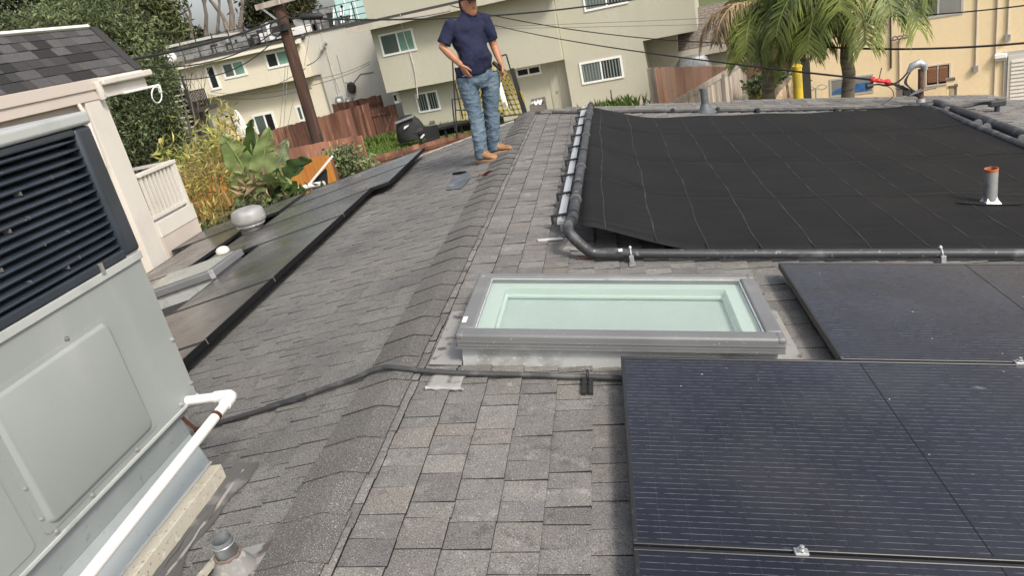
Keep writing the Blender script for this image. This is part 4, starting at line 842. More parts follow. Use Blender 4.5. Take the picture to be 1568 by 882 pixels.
for s_ in (-1, 1):
    pts = [neck+UPV*.028-FD*.06, neck+UPV*.020+RT*s_*.055-FD*.02, neck+UPV*.0+RT*s_*.060+FD*.03, neck-UPV*.028+RT*s_*.040+FD*.078, neck-UPV*.050+RT*s_*.020+FD*.086]
    for i in range(len(pts)-1): b.bar(pts[i], pts[i+1], .012, .042 if i < 3 else .026)
b.build('collar', m_shirt, man, smooth=50, bevel=.004)
b = MB(); bw = J(730, 105.5, 0); b.loft([ellring(bw-UPV*.012, .172, .128, 24), ellring(bw+UPV*.014, .174, .130, 24)]); b.box(bw.x+FD.x*.13-.022, bw.x+FD.x*.13+.022, bw.y+FD.y*.13-.01, bw.y+FD.y*.13+.01, bw.z-.02, bw.z+.02); b.build('belt', m_belt, man, smooth=40)
b = MB(); hx = J(755, 95, .08); b.tube([hx, J(762, 101, .06), J(766, 108, .05)], [.02, .022, .012], 8); b.build('phone_pouch', m_belt, man, smooth=50)
# jeans
b = MB()
b.loft([ellring(hipc-UPV*.10, .10, .10, 20), ellring(hipc-UPV*.03, .170, .135, 20), ellring(hipc+UPV*.04, .172, .135, 20), ellring(J(730, 107, 0), .166, .126, 20)])
for h, k, a in ((hipN, knN, anN), (hipF, knF, anF)):
    b.tube([h+UPV*.03, h-UPV*.06, h.lerp(k, .5), k+UPV*.05, k, k-UPV*.05, k.lerp(a, .45), k.lerp(a, .7), a+UPV*.05, a+UPV*.0, a-UPV*.035], [.105, .104, .092, .079, .077, .076, .077, .073, .068, .070, .072], 16)
    for f in (.25, .36, .47, .56, .72, .80, .88, .95):        # folds
        c = h.lerp(k, f*2) if f < .5 else k.lerp(a, (f-.5)*2); rr = .090 if f < .4 else (.078 if f < .75 else .071); st = R(0, 6)
        b.tube([c+Vector((rr*math.cos(st+t), rr*math.sin(st+t), .03*math.sin(t*1.3)+R(-.006, .006))) for t in np.linspace(0, 2.6, 8)], [.003, .007, .009, .010, .010, .009, .007, .003], 6)
remesh(b, 'jeans', m_jeans, man, .008, 3, folds=.022, fsize=.055)
b = MB(); pk = hipN+UPV*.05+FD*.135-RT*.03; b.bar(pk, pk+RT*.09-UPV*.015, .004, .008); b.bar(pk-RT*.09+UPV*.0, pk, .004, .008); b.build('pocket_seam', m_jeans, man)
# boots
def boot(an, toe, roofz):
    d = toe-an; d.z = 0; L_ = d.length; d.normalize(); w_ = d.cross(UPV); z0 = roofz
    def ring(f, hw, zt, zb=.028): 
        c = an+d*f; return [Vector((c.x, c.y, z0))+w_*hw*math.cos(t)+UPV*(zb+(zt-zb)*(.5+.5*math.sin(t))) for t in np.linspace(-math.pi/2, 1.5*math.pi, 15)[:-1]]
    b = MB(); b.loft([ring(-.085, .030, .10), ring(-.075, .042, .13), ring(-.03, .047, .150), ring(.03, .047, .145), ring(.075, .048, .105), ring(.12, .051, .088), ring(.16, .050, .078), ring(.19, .040, .066), ring(.205, .020, .05)])
    b.tube([an+UPV*(z0+.12-an.z), an+UPV*(z0+.20-an.z)], [.052, .058], 14); o = remesh(b, 'boot', m_boot, man, .007, 4)
    b = MB(); out = [(-.09, .028), (-.075, .043), (-.02, .047), (.05, .046), (.10, .052), (.15, .053), (.19, .044), (.212, .020)]
    pts = [an+d*f+w_*h for f, h in out]+[an+d*f-w_*h for f, h in out[::-1]]; lo = [Vector((p.x, p.y, z0)) for p in pts]; hi = [Vector((p.x, p.y, z0+.034)) for p in pts]; b.loft([lo, hi]); b.build('sole', m_sole, o, smooth=40, bevel=.004)
    b = MB()
    for k in range(4): c = an+d*(.045+.022*k); zz = z0+.142-.017*k; b.tube([Vector((c.x, c.y, zz-.012))+w_*.030, Vector((c.x, c.y, zz+.004)), Vector((c.x, c.y, zz-.012))-w_*.030], .004, 5)
    b.build('laces', m_sole, o, smooth=60)
for an_, toe, dy in ((anN, J(761, 254, -.20), 0), (anF, J(790, 228, .06), 0)):
    zr = -T*abs(an_.x)+.016; boot(an_, toe, zr)

# ================================================================ GROUND
GZ = -4.0
b = MB(); b.box(-400, 400, -100, 700, GZ-1, GZ); struct(b.build('ground', m_grass))
b = MB(); b.box(-5.2, 3.0, 28.5, 35.6, GZ-.5, GZ+.03); struct(b.build('patio', m_conc))
b = MB(); b.box(2.0, 40, 18, 33, GZ-.5, GZ+.02); struct(b.build('yard', mat('dry_dirt', (.30, .25, .17), .95, [(1, (.16, .15, .07), .45, .65, 6)])))

# ---------------------------------------------------------------- windows
def window(F, parent, tl, br, d, split=.5, gl=(m_gl_dark, m_gl_green), fw=.09, frame=None, blinds=False, proud=.05, curtain=None):
    s0, z1 = F.at(*tl, d); s1, z0 = F.at(*br, d); frame = frame or m_wframe
    b = MB()
    for q in ((s0, s1, z0, z0+fw), (s0, s1, z1-fw, z1), (s0, s0+fw, z0+fw, z1-fw), (s1-fw, s1, z0+fw, z1-fw)): b.fbox(lambda a, c, e: F.P(a, e, c), q[0], q[1], q[2], q[3], d-.06, d+proud)
    sm = s0+(s1-s0)*split
    if 0 < split < 1: b.fbox(lambda a, c, e: F.P(a, e, c), sm-fw*.4, sm+fw*.4, z0+fw, z1-fw, d-.05, d+proud*.7)
    wo = b.build('window', frame, parent)
    secs = [(s0+fw, sm-fw*.4), (sm+fw*.4, s1-fw)] if 0 < split < 1 else [(s0+fw, s1-fw)]
    for (a, c), gm in zip(secs, gl):
        b = MB(); b.fbox(lambda x, y, e: F.P(x, e, y), a, c, z0+fw, z1-fw, d+.002, d+.012); b.build('pane', gm, wo)
    if blinds:
        b = MB(); n = int((s1-s0)/.15)
        for i in range(n):
            x = s0+fw+(s1-s0-2*fw)*(i+.5)/n; b.fbox(lambda p, y, e: F.P(p, e, y), x-.028, x+.028, z0+fw+.02, z1-fw-.02, d+.014, d+.020)
        b.build('blind_slats', m_blind, wo)
    return wo
def fb(F, b, s0, s1, d0, d1, z0, z1, tone=1.0): b.fbox(F.P, s0, s1, d0, d1, z0, z1, tone)

# ---------------------------------------------------------------- olive apartment block (middle)
MF = Frame(0, 36, -8)
ob = thing('apartment_building', 'olive stucco two-storey apartment building with an overhanging upper floor behind the man', 'building', MF.P(-2, -5, GZ))
sL, zO = MF.at(592, 142, .9); sR, _ = MF.at(862, 91, .9); sW1, _ = MF.at(993, 130, .55); sE, zE = MF.at(640, 24, 1.2)
sG, zG = MF.at(985, 62, .55); sT, _ = MF.at(1064, 12, .55)
zT = 3.6
b = MB(); fb(MF, b, sL+.25, sR, -9, 0, GZ, zO-.001); b.build('lower_wall', m_olive, ob)
b = MB(); fb(MF, b, sL, sR-.02, -9, .9, zO, zT); b.build('upper_wall', m_olive, ob)
b = MB(); fb(MF, b, sR-.001, sW1, -9, .55, GZ, zT+2.5); b.build('wing_wall', m_olive, ob)
b = MB(); fb(MF, b, sW1+.001, sT, -9, .549, zG, zT+2.5); b.build('wing_upper_wall', m_olive, ob)
b = MB(); fb(MF, b, sW1+.001, sW1+1.4, -9, -1.2, GZ, zG); b.build('recess_wall', m_olive, ob)
b = MB(); fb(MF, b, sL-.85, sR+.4, .9, 1.75, zE-.14, zE+.16); b.build('roof_fascia', m_trim, ob)
b = MB(); fb(MF, b, sL-.85, sR+.4, -9.4, 1.70, zE+.161, zE+.28); b.build('roof', m_roofdark, ob)
b = MB(); fb(MF, b, sL-.85, sL-.001, -9.4, .899, zE-.14, zE+.16); b.build('roof_fascia', m_trim, ob)
window(MF, ob, (579, 53), (639, 76), .9, .52, (m_gl_mid, m_gl_green))
window(MF, ob, (635, 143), (676, 167), 0, .5, (m_gl_dark, m_gl_dark), blinds=True)
window(MF, ob, (789, 105), (830, 112), 0, .5, (m_gl_dark, m_gl_dark))
window(MF, ob, (886.5, 96), (956, 118), .55, .5, (m_gl_mid, m_gl_dark), blinds=True)
window(MF, ob, (889, -24), (962, 4), .55, .52, (m_gl_mid, m_gl_dark), blinds=True)
s0, z1 = MF.at(838, 104); s1, z0 = MF.at(862, 165)
b = MB(); fb(MF, b, s0, s1, .001, .04, GZ+.05, z1); dr = b.build('door', m_olive, ob)
b = MB()
for k in range(1, 5): x = s0+(s1-s0)*k/5; fb(MF, b, x-.012, x+.012, .041, .052, GZ+.1, z1-.05)
b.build('door_grooves', m_trim, dr)
b = MB(); q = MF.P(s1-.12, .06, GZ+1.0); b.lathe(q, [(.05, 0), (.05, .04), (.03, .05)], 8, tuple(MF.n)); b.build('handle', m_galv, dr)
s0, z1 = MF.at(592, 141, .3); b = MB(); fb(MF, b, sL+.02, sL+.26, -.3, .3, z1-.62, z1-.12); b.build('small_window', m_wframe, ob)
b = MB(); fb(MF, b, sL+.05, sL+.2, .3, .31, z1-.50, z1-.2); b.build('small_window_pane', m_gl_dark, ob)
# service cable and conduit on the wall
t = thing('wall_cable', 'white cable hanging down the olive wall across the upper left window', 'cable', MF.P(sL+1, .9, -1))
pts = [MF.at(613, 22, 1.8), MF.at(618, 50, 1.0), MF.at(632, 95, .96), MF.at(638, 130, .96), MF.at(640, 150, .96)]
b = MB(); b.tube(smooth_path([MF.P(p[0], d, p[1]) for p, d in zip(pts, (1.8, 1.0, .96, .96, .96))]), .022, 6); b.build('cable_run', m_white, t, smooth=60)
t = thing('foundation_vent', 'small brown foundation vent low on the olive wall by the black grill', 'vent', MF.P(*[MF.at(662, 187)[0], 0, MF.at(662, 187)[1]]))
s_, z_ = MF.at(662, 187); b = MB(); fb(MF, b, s_-.14, s_+.14, .001, .03, z_-.08, z_+.08); b.build('vent_plate', m_bark, t)

# garage with shingled roof right of the block
gar = thing('garage', 'low olive garage with a brown shingled gable roof beside the apartment wing', 'garage', MF.P(9, -3, GZ))
GD = -1.6
sg0, zg0 = MF.at(1031, 78, GD); sg1, zg1 = MF.at(1124, 62, GD); zg = (zg0+zg1)/2
sr0, zr0 = MF.at(1060, 31, GD-3.2); sr1, zr1 = MF.at(1132, 22, GD-3.2)
m_groof = bpy.data.materials.new('brown_shingle_courses'); m_groof.use_nodes = True
_t = m_groof.node_tree; _b = _t.nodes['Principled BSDF']; _b.inputs['Roughness'].default_value = .95
_k = _t.nodes.new('ShaderNodeTexBrick'); _k.inputs['Color1'].default_value = (.20, .17, .145, 1); _k.inputs['Color2'].default_value = (.165, .14, .12, 1); _k.inputs['Mortar'].default_value = (.11, .092, .08, 1); _k.inputs['Scale'].default_value = 1; _k.inputs['Brick Width'].default_value = .42; _k.inputs['Row Height'].default_value = .24; _k.inputs['Mortar Size'].default_value = .035
_g = _t.nodes.new('ShaderNodeTexCoord'); _m = _t.nodes.new('ShaderNodeMapping'); _m.inputs['Rotation'].default_value = (0, 0, math.radians(8)); _t.links.new(_g.outputs['Object'], _m.inputs[0]); _t.links.new(_m.outputs[0], _k.inputs[0]); _t.links.new(_k.outputs[0], _b.inputs['Base Color'])
def sab(F, s, d, z): return F.P(s, d, z)
b = MB(); zt = max(zr0, zg+1.6); P8 = [MF.P(sg0-.9, GD+.35, zg), MF.P(sg1+.5, GD+.35, zg), MF.P(sg1+.5, GD-3.2, zt), MF.P(sg0-.9, GD-3.2, zt)]
b.hexa([p-Vector((0, 0, .15)) for p in P8]+P8); b.build('roof', m_groof, gar)
b = MB(); fb(MF, b, sg0-.9, sg1+.5, GD+.351, GD+.41, zg-.36, zg-.01); b.build('fascia', m_trim, gar)
b = MB(); fb(MF, b, sg0-1.5, sg1, GD-6, GD, GZ, zg-.37); b.build('wall', m_olive, gar)
b = MB(); b.hexa([MF.P(sg0-.9, GD-3.21, zt), MF.P(sg1+.5, GD-3.21, zt), MF.P(sg1+.5, GD-6.8, zg), MF.P(sg0-.9, GD-6.8, zg)]+[MF.P(sg0-.9, GD-3.21, zt-.15), MF.P(sg1+.5, GD-3.21, zt-.15), MF.P(sg1+.5, GD-6.8, zg-.15), MF.P(sg0-.9, GD-6.8, zg-.15)]); b.build('roof_back', m_groof, gar)
t = thing('covered_bundle', 'pale grey covered bundle under the garage eave behind the wooden fence', 'bundle', MF.P(sg0+1, GD+.5, -3))
s_, z_ = MF.at(1060, 95, GD+.6); b = MB(); b.loft([[MF.P(s_+(.75+.1*math.sin(k*2+j))*math.cos(a)*w_, GD+.6+.35*math.sin(a)*w_, z_+h_) for j, a in enumerate(np.linspace(0, 5.9, 14))] for k, (w_, h_) in enumerate(((1, -1.2), (1.05, -.3), (1, .15), (.7, .3), (.2, .34)))]); b.build('cover', m_galv, t, smooth=50)

# ---------------------------------------------------------------- cream apartment block (left) with roof deck
CF = Frame(-12, 42, 0)
cbd = thing('apartment_building', 'cream two-storey apartment building with a cluttered roof deck at the left', 'building', CF.P(-6, -5, GZ))
s0, zO2 = CF.at(326, 176, 1.0); s1, _ = CF.at(480, 143, 1.0); sl0, _ = CF.at(283, 130, 1.0); zO2 = (zO2+_)/2
_, zF1 = CF.at(365, 79, 1.4); _, zF0 = CF.at(365, 86, 1.4)
b = MB(); fb(CF, b, sl0, s1, -9, 1.0, zO2, zF1); b.build('upper_wall', m_cream, cbd)
sl1, _ = CF.at(507, 160, 0); b = MB(); fb(CF, b, sl0+.3, sl1, -9, 0, GZ, zO2-.002); b.build('lower_wall', m_cream, cbd)
sg_, _ = CF.at(600, 90, .2); b = MB(); fb(CF, b, s1+.001, sg_+3, -9, .25, zO2+.002, zF1+.15); b.build('rear_wall', m_greywall, cbd)
b = MB(); fb(CF, b, sl1+.001, sg_+3, -9, .248, GZ, zO2); b.build('rear_wall', m_greywall, cbd)
b = MB(); fb(CF, b, sl0-.3, s1+.2, 1.001, 1.55, zF0, zF1); b.build('fascia', m_trimcream, cbd)
b = MB(); fb(CF, b, sl0-.3, s1+.2, -9, 1.6, zF1+.001, zF1+.12); b.build('roof_deck', m_roofdark, cbd)
b = MB(); fb(CF, b, s1+.201, sg_+3, -9, .35, zF1+.151, zF1+.24); b.build('roof_edge', m_roofdark, cbd)
window(CF, cbd, (312, 101), (340, 135), 1.0, 1.0, (m_gl_dark,), fw=.12)
window(CF, cbd, (337, 97), (380, 114), 1.0, .48, (m_gl_mid, m_gl_green), fw=.12)
window(CF, cbd, (403, 81), (448, 98), 1.0, .48, (m_gl_dark, m_gl_green), fw=.12)
window(CF, cbd, (342, 175), (362, 178.5), 0, .5, (m_gl_dark, m_gl_dark), fw=.08)
window(CF, cbd, (385, 176), (430, 209), 0, .55, (m_gl_mid, m_dark), fw=.13)
window(CF, cbd, (451, 162), (475, 183), 0, .5, (m_gl_mid, m_gl_mid), fw=.12)
s_, z_ = CF.at(278, 120, .9); window(CF, cbd, (273, 118), (288, 138), .95, 1.0, (m_gl_green,), fw=.1)
# roof deck clutter
zD = zF1+.12
rr = thing('deck_railing', 'black metal railing along the edge of the cream building roof deck', 'railing', CF.P(-6, 1.4, zD))
for k in range(13):
    s_ = sl0-.2+(s1-sl0+4.5)*k/12; b = MB(); dd = 1.4 if s_ < s1+.1 else .2; q = CF.P(s_, dd, zD+.1); b.tube([q-Vector((0, 0, .1)), q+Vector((0, 0, 1.05))], .035, 5); b.build('post', m_iron, rr)
for h_ in (.35, .7, 1.05):
    b = MB(); b.tube([CF.P(sl0-.2, 1.4, zD+h_), CF.P(s1+.15, 1.4, zD+h_)], .022, 5); b.tube([CF.P(s1+.3, .2, zD+h_+.1), CF.P(s1+5, .2, zD+h_+.1)], .022, 5); b.build('rail', m_iron, rr)
def deckbox(name, label, cat, px, py, w_, d_, h_, dpos, mt, parts=None):
    s_, _ = CF.at(px, py, dpos); t = thing(name, label, cat, CF.P(s_, dpos, zD+.12)); b = MB(); fb(CF, b, s_-w_/2, s_+w_/2, dpos-d_, dpos, zD+.121, zD+.12+h_); b.build('body', mt, t, bevel=.03); return t, s_
m_gclut = mat('grey_clutter', (.24, .24, .235), .8, [(2, (.12, .12, .12), .4, .65, 6), (3, (.42, .42, .41), .58, .72, 4)])
for i, (px, w_, h_, dp_, nm, lb) in enumerate(((340, 1.6, .7, -1, 'storage_chest', 'low dark storage chest on the roof deck beside the bare tree'), (362, 1.4, .55, -.4, 'deck_sofa', 'grey cushioned sofa on the roof deck under the dark trees'), (385, 1.2, .9, -2, 'grill_cart', 'dark grill cart at the middle of the roof deck'), (398, .9, .8, -1, 'deck_chair', 'dark framed chair on the roof deck left of the pole'), (408, .8, 1.0, -.5, 'deck_chair', 'white framed chair on the roof deck next to the wall fan'), (470, 1.6, .9, -2, 'deck_sofa', 'pale sofa on the roof deck right of the pole'), (498, 1.1, 1.2, -2, 'storage_chest', 'pale box on the roof deck near the teal glass'))):
    t, s_ = deckbox(nm, lb, nm.replace('_', ' '), px, 60, w_, .8, h_*.5, dp_, m_gclut if i not in (4, 5) else m_umb)
    b = MB(); fb(CF, b, s_-w_/2, s_+w_/2, dp_-.85, dp_-.7, zD+.12, zD+.12+h_); b.build('back', m_gclut, t)
    b = MB()
    for sx in (-1, 1): fb(CF, b, s_+sx*w_/2-.05, s_+sx*w_/2+.05, dp_-.7, dp_+.02, zD+.125, zD+.12+h_*.7)
    b.build('arms', m_iron, t)
t, s_ = deckbox('condenser_unit', 'white condenser unit with round fan on the roof deck beside the pole', 'condenser', 424, 44, 1.2, .5, 1.0, .3, m_steel_w)
b = MB(); b.tube([CF.P(s_+.38*math.cos(a), .33, zD+.65+.38*math.sin(a)) for a in np.linspace(0, 6.28, 20)], .04, 6); b.build('fan_ring', m_iron, t, smooth=60)
b = MB(); b.lathe(CF.P(s_, .301, zD+.65), [(.34, 0), (.34, .02), (.1, .03)], 16, tuple(CF.n)); b.build('fan_grille', m_galv, t)
gs = thing('glass_screen', 'teal glass wind screen with thin posts on the roof deck', 'glass screen', CF.P(4, -1, zD))
for k in range(4):
    sa, _ = CF.at(520+15*k, 30, -1.5); sb, _ = CF.at(534+15*k, 30, -1.5); b = MB(); fb(CF, b, sa, sb, -1.52, -1.5, zD+.2, zD+1.9); b.build('glass_panel', m_teal, gs)
    b = MB(); fb(CF, b, sb, sb+.06, -1.54, -1.47, zD+.12, zD+2.0); b.build('post', m_steel_w, gs)
for k, (px, lb) in enumerate(((518, 'white armchair in front of the teal glass screen, left one'), (530, 'white armchair in front of the teal glass screen, right one'))):
    s_, _ = CF.at(px, 25, -.8); t = thing('deck_chair', lb, 'chair', CF.P(s_, -.8, zD)); b = MB()
    b.bar(CF.P(s_-.3, -.6, zD+.2), CF.P(s_-.3, -1.2, zD+1.0), .06); b.build('frame', m_steel_w, t); b = MB(); b.bar(CF.P(s_+.3, -.6, zD+.2), CF.P(s_+.3, -1.2, zD+1.0), .06); b.build('frame', m_steel_w, t)
    b = MB(); fb(CF, b, s_-.3, s_+.3, -1.2, -.6, zD+.55, zD+.62); fb(CF, b, s_-.3, s_+.3, -1.25, -1.18, zD+.6, zD+1.15); b.build('sling', m_teal, t)
gy = thing('roof_shed', 'low grey flat shed roof at the left end of the deck below the bare tree', 'shed', CF.P(-12, -3, zD))
sa, za = CF.at(262, 75, -2.5); sb, _ = CF.at(322, 60, -2.5); b = MB(); fb(CF, b, sa, sb, -6, -2.5, zD+.1, zD+1.0); b.build('wall', m_gclut, gy)
b = MB(); fb(CF, b, sa-.2, sb+.2, -6.2, -2.3, zD+1.001, zD+1.15); b.build('roof', m_greywall, gy)
ln_s, ln_z = CF.at(264, 88, 1.7)
ln = thing('wicker_lantern', 'round pale wicker lantern at the left corner of the roof deck', 'lantern', CF.P(ln_s, 1.7, ln_z))
b = MB(); b.lathe(CF.P(ln_s, 1.9, ln_z-.3), [(.2, 0), (.34, .15), (.36, .35), (.28, .55), (.15, .62)], 12); b.build('shade', m_umb, ln, smooth=50)
b = MB(); b.tube([CF.P(ln_s, 1.9, ln_z-.8), CF.P(ln_s, 1.9, ln_z-.3)], .05, 6); b.build('stem', m_iron, ln)
# balcony
bc = thing('balcony', 'small balcony with black bars on the left end of the cream building', 'balcony', CF.P(-13, 1.8, zO2))
sa, za = CF.at(286, 146, 1.9); sb, zb = CF.at(322, 165, 1.9); zt_ = CF.at(314, 136, 1.9)[1]
b = MB(); fb(CF, b, sa, sb, 1.0, 1.95, zb-.1, zb+.15); b.build('floor_slab', m_roofdark, bc)
for k in range(13):
    s_ = sa+(sb-sa)*k/12; b = MB(); fb(CF, b, s_-.025, s_+.025, 1.88, 1.93, zb+.15, zt_); b.build('bar', m_iron, bc)
b = MB(); fb(CF, b, sa-.03, sb+.03, 1.86, 1.95, zt_, zt_+.07); b.build('top_rail', m_iron, bc)
# exterior stair
st = thing('exterior_stair', 'steep black exterior stair with pale treads at the corner of the cream building', 'stair', CF.P(-14, 2.5, GZ))
A0, A1 = CF.at(262, 150, 2.6), CF.at(300, 262, 2.6)
n = 17
for k in range(n):
    f = k/(n-1); px = 264+(312-264)*f; py = 140+(270-140)*f; s_, z_ = CF.at(px, py, 2.6); b = MB(); fb(CF, b, s_-.55, s_+.55, 2.2, 2.75, z_, z_+.07); b.build('tread', m_conc, st)
b = MB(); s_a, z_a = CF.at(275, 138, 2.8); s_b, z_b = CF.at(325, 268, 2.8)
for off in (.0, ): b.bar(CF.P(s_a+.35, 2.8, z_a), CF.P(s_b+.35, 2.8, z_b), .12, .3); b.bar(CF.P(s_a+.35, 2.8, z_a+1), CF.P(s_b+.35, 2.8, z_b+1), .06, .06)
for k in range(9): p = CF.P(s_a+.35, 2.8, z_a).lerp(CF.P(s_b+.35, 2.8, z_b), k/8); b.bar(p, p+Vector((0, 0, 1)), .045, .045)
b.build('stringer_and_handrail', m_iron, st)
b = MB(); q = CF.P(*[CF.at(262, 110, 2.4)[0], 2.4, GZ]); b.tube([q, Vector((q.x, q.y, 1.2))], .07, 6); b.build('stair_post', m_iron, st)
um = thing('patio_umbrella', 'closed white patio umbrella in front of the cream building', 'umbrella', CF.P(-9, 3.5, GZ))
p0 = CF.P(*[CF.at(360, 168, 3.5)[0], 3.5, CF.at(360, 168, 3.5)[1]]); b = MB()
b.loft([[p0+Vector((r_*(1+.28*math.sin(5*a))*math.cos(a), r_*.7*math.sin(a), -h_)) for a in np.linspace(0, 6.0, 20)] for r_, h_ in ((.03, 0), (.12, .15), (.24, .7), (.36, 1.3), (.40, 1.55))]); b.build('folded_canopy', m_umb, um, smooth=40)
b = MB(); b.tube([p0+Vector((-.2, -.3, -.1)), Vector((p0.x-.2, p0.y-.3, GZ))], .05, 6); b.build('pole', m_iron, um)
# camera-like lamp and boxes on the grey wall
fl_ = thing('flood_light', 'black flood lamp mounted on the grey stucco wall with its cable', 'wall lamp', CF.P(5, .3, -1))
s_, z_ = CF.at(540, 133, .3); b = MB(); b.loft([[CF.P(s_+r_*math.cos(a), .26+h_, z_+r_*1.25*math.sin(a)) for a in np.linspace(0, 5.8, 10)] for r_, h_ in ((.12, 0), (.24, .12), (.27, .3), (.2, .42))]); b.build('lamp_body', m_rubber, fl_, smooth=50)
pts = [CF.at(*p, .27) for p in ((526, 124), (532, 127), (540, 128), (552, 113), (572, 110))]; b = MB(); b.tube([CF.P(a, .27, c) for a, c in pts], .025, 5); b.build('cable', m_wire_grey, fl_)
for i, (px, py, lb) in enumerate(((521, 153, 'small grey meter box low on the grey wall, left one'), (536, 155, 'small grey meter box low on the grey wall, right one'))):
    s_, z_ = CF.at(px, py, .25); t = thing('meter_box', lb, 'meter box', CF.P(s_, .25, z_)); b = MB(); fb(CF, b, s_-.2, s_+.2, .251, .45, z_-.25, z_+.25); b.build('box', m_galv, t, bevel=.03)
    b = MB(); b.tube([CF.P(s_, .3, z_+.25), CF.P(s_+.05, .3, z_+3.2-i*.5)], .03, 6); b.build('conduit', m_greywall, t)
    b = MB(); b.lathe(CF.P(s_, .45, z_), [(.12, 0), (.12, .05), (.08, .08)], 10, tuple(CF.n)); b.build('dial', m_steel_w, t)
s_, z_ = CF.at(497, 75, .3); ins = thing('service_insulator', 'cluster of wire insulators on the grey stucco wall', 'insulator', CF.P(s_, .3, z_)); b = MB()
for dx, dz_ in ((-.2, -.05), (0, .1), (.2, .28)): b.tube([CF.P(s_+dx, .25, z_+dz_), CF.P(s_+dx, .5, z_+dz_+.1), CF.P(s_+dx+.1, .55, z_+dz_)], .05, 6)
b.build('bracket', m_galv, ins, smooth=50)
b = MB(); pts = [CF.at(*p, .27) for p in ((490, 40), (494, 55), (497, 75), (508, 105), (520, 138))]; b.tube([CF.P(a, .27, c) for a, c in pts], .03, 6); b.build('conduit', m_greywall, ins)

# ---------------------------------------------------------------- yellow building (right)
YF = Frame(10.1, 22.0, -20)
yb = thing('yellow_building', 'peach yellow stucco building with brown louvres and a white door at the far right', 'building', YF.P(4, -4, GZ))
ys0, _ = YF.at(1236, 110); b = MB(); fb(YF, b, ys0, ys0+16, -8, 0, GZ, 4.5); b.build('wall', m_yellow, yb)
window(YF, yb, (1396, -16), (1475, 20), .0, .52, (m_gl_mid, m_gl_grey), frame=m_gframe, fw=.06, proud=.02)
window(YF, yb, (1316, 10), (1336, 40), .0, .5, (m_gl_mid, m_gl_grey), frame=m_gframe, fw=.06, proud=.02)
wb = window(YF, yb, (1270, 121), (1338, 141), .0, 1.0, (m_gl_grey,), frame=m_gframe, fw=.05, proud=.02)
s0, z0 = YF.at(1271, 148, .02); s1, z1 = YF.at(1336, 122, .02); zb1 = YF.at(1337, 139, .02)[1]
b = MB(); n = 14; P_ = []
for k in range(n+1):
    f = k/n; P_.append((s0+.06+(s1-s0-.14)*f, z0+.08+(z1-z0)*(.12+.50*min(1, f*2.2)**.7)))
b.add([YF.P(a, .021, z0+.06) for a, c in P_]+[YF.P(a, .021, c) for a, c in P_]+[YF.P(a, .026, z0+.06) for a, c in P_]+[YF.P(a, .026, c) for a, c in P_], [(2*(n+1)+k, 2*(n+1)+k+1, 3*(n+1)+k+1, 3*(n+1)+k) for k in range(n)]+[(n+1+k, n+2+k, 3*(n+1)+k+1, 3*(n+1)+k) for k in range(n)]); b.build('blue_sheet', m_blue, wb)
lw = window(YF, yb, (1417, 100), (1455.5, 128), .0, .5, (m_dark, m_dark), frame=m_pinkwhite, fw=.04, proud=.03)
s0, z1 = YF.at(1418, 101); s1, z0 = YF.at(1454, 127)
for side_ in (0, 1):
    for k in range(9):
        b = MB(); a0 = s0+.045+(s1-s0-.03)*.5*side_; a1 = s0+(s1-s0)*(.5+.5*side_)-.045+.02*(1-side_); zz = z0+.08+(z1-z0-.16)*k/9
        b.hexa([YF.P(a0, .03, zz), YF.P(a1, .03, zz), YF.P(a1, .013, zz+.07), YF.P(a0, .013, zz+.07), YF.P(a0, .04, zz+.005), YF.P(a1, .04, zz+.005), YF.P(a1, .018, zz+.078), YF.P(a0, .018, zz+.078)]); b.build('louvre', m_brownlouv, lw)
s0, z1 = YF.at(1543, 84); s1 = s0+1.9
b = MB(); fb(YF, b, s0-.08, s1+.1, .0, .05, GZ, z1+.10); dr = b.build('door_frame', m_gframe, yb)
for k in (0, 1):
    b = MB(); a0, a1 = s0+.95*k+.01, s0+.95*(k+1)-.02; fb(YF, b, a0, a1, .051, .09, GZ+.05, z1)
    b.build('door_leaf', m_white, dr)
b = MB(); zz = GZ+.3
while zz < z1-.1:
    for k in (0, 1): b.hexa([YF.P(s0+.95*k+.08, .091, zz), YF.P(s0+.95*k+.86, .091, zz), YF.P(s0+.95*k+.86, .091, zz+.075), YF.P(s0+.95*k+.08, .091, zz+.075), YF.P(s0+.95*k+.08, .118, zz), YF.P(s0+.95*k+.86, .118, zz), YF.P(s0+.95*k+.86, .097, zz+.07), YF.P(s0+.95*k+.08, .097, zz+.07)])
    zz += .10
b.build('door_slats', m_white, dr, kind='stuff')
s_, z_ = YF.at(1533, 85); t = thing('wall_light', 'white wall light fitting left of the white louvred door', 'wall light', YF.P(s_, .05, z_)); b = MB(); fb(YF, b, s_-.16, s_+.12, .001, .14, z_-.05, z_+.07); b.build('housing', m_steel_w, t, bevel=.02)
b = MB(); fb(YF, b, s_-.14, s_+.10, .02, .12, z_-.11, z_-.051); b.build('diffuser', m_galv, t)
for i, (x0, y0, x1, y1, lb, mt) in enumerate(((1363, -12, 1364.5, 104, 'thin dark pipe running down the yellow wall left of the louvres', m_iron), (1378, 60, 1378, 150, 'pale pipe on the yellow wall left of the mast', m_pinkwhite), (1496, -20, 1494, 100, 'thin conduit on the yellow wall ending in a small box', m_pinkwhite), (1528, -20, 1522, 150, 'pale pipe on the yellow wall just left of the door', m_pinkwhite), (1543.5, -20, 1543, 52, 'thin cable hanging above the white door', m_pinkwhite))):
    (a, c), (e, g_) = YF.at(x0, y0, .03), YF.at(x1, y1, .03); t = thing('wall_pipe', lb, 'pipe', YF.P(e, .03, g_)); b = MB(); b.tube([YF.P(e, .03, c), YF.P(e, .03, g_)], .022, 6); b.build('pipe_run', mt, t)
    if i in (2, 4): b = MB(); fb(YF, b, e-.06, e+.06, .002, .09, g_-.16, g_); b.build('end_box', m_galv, t)
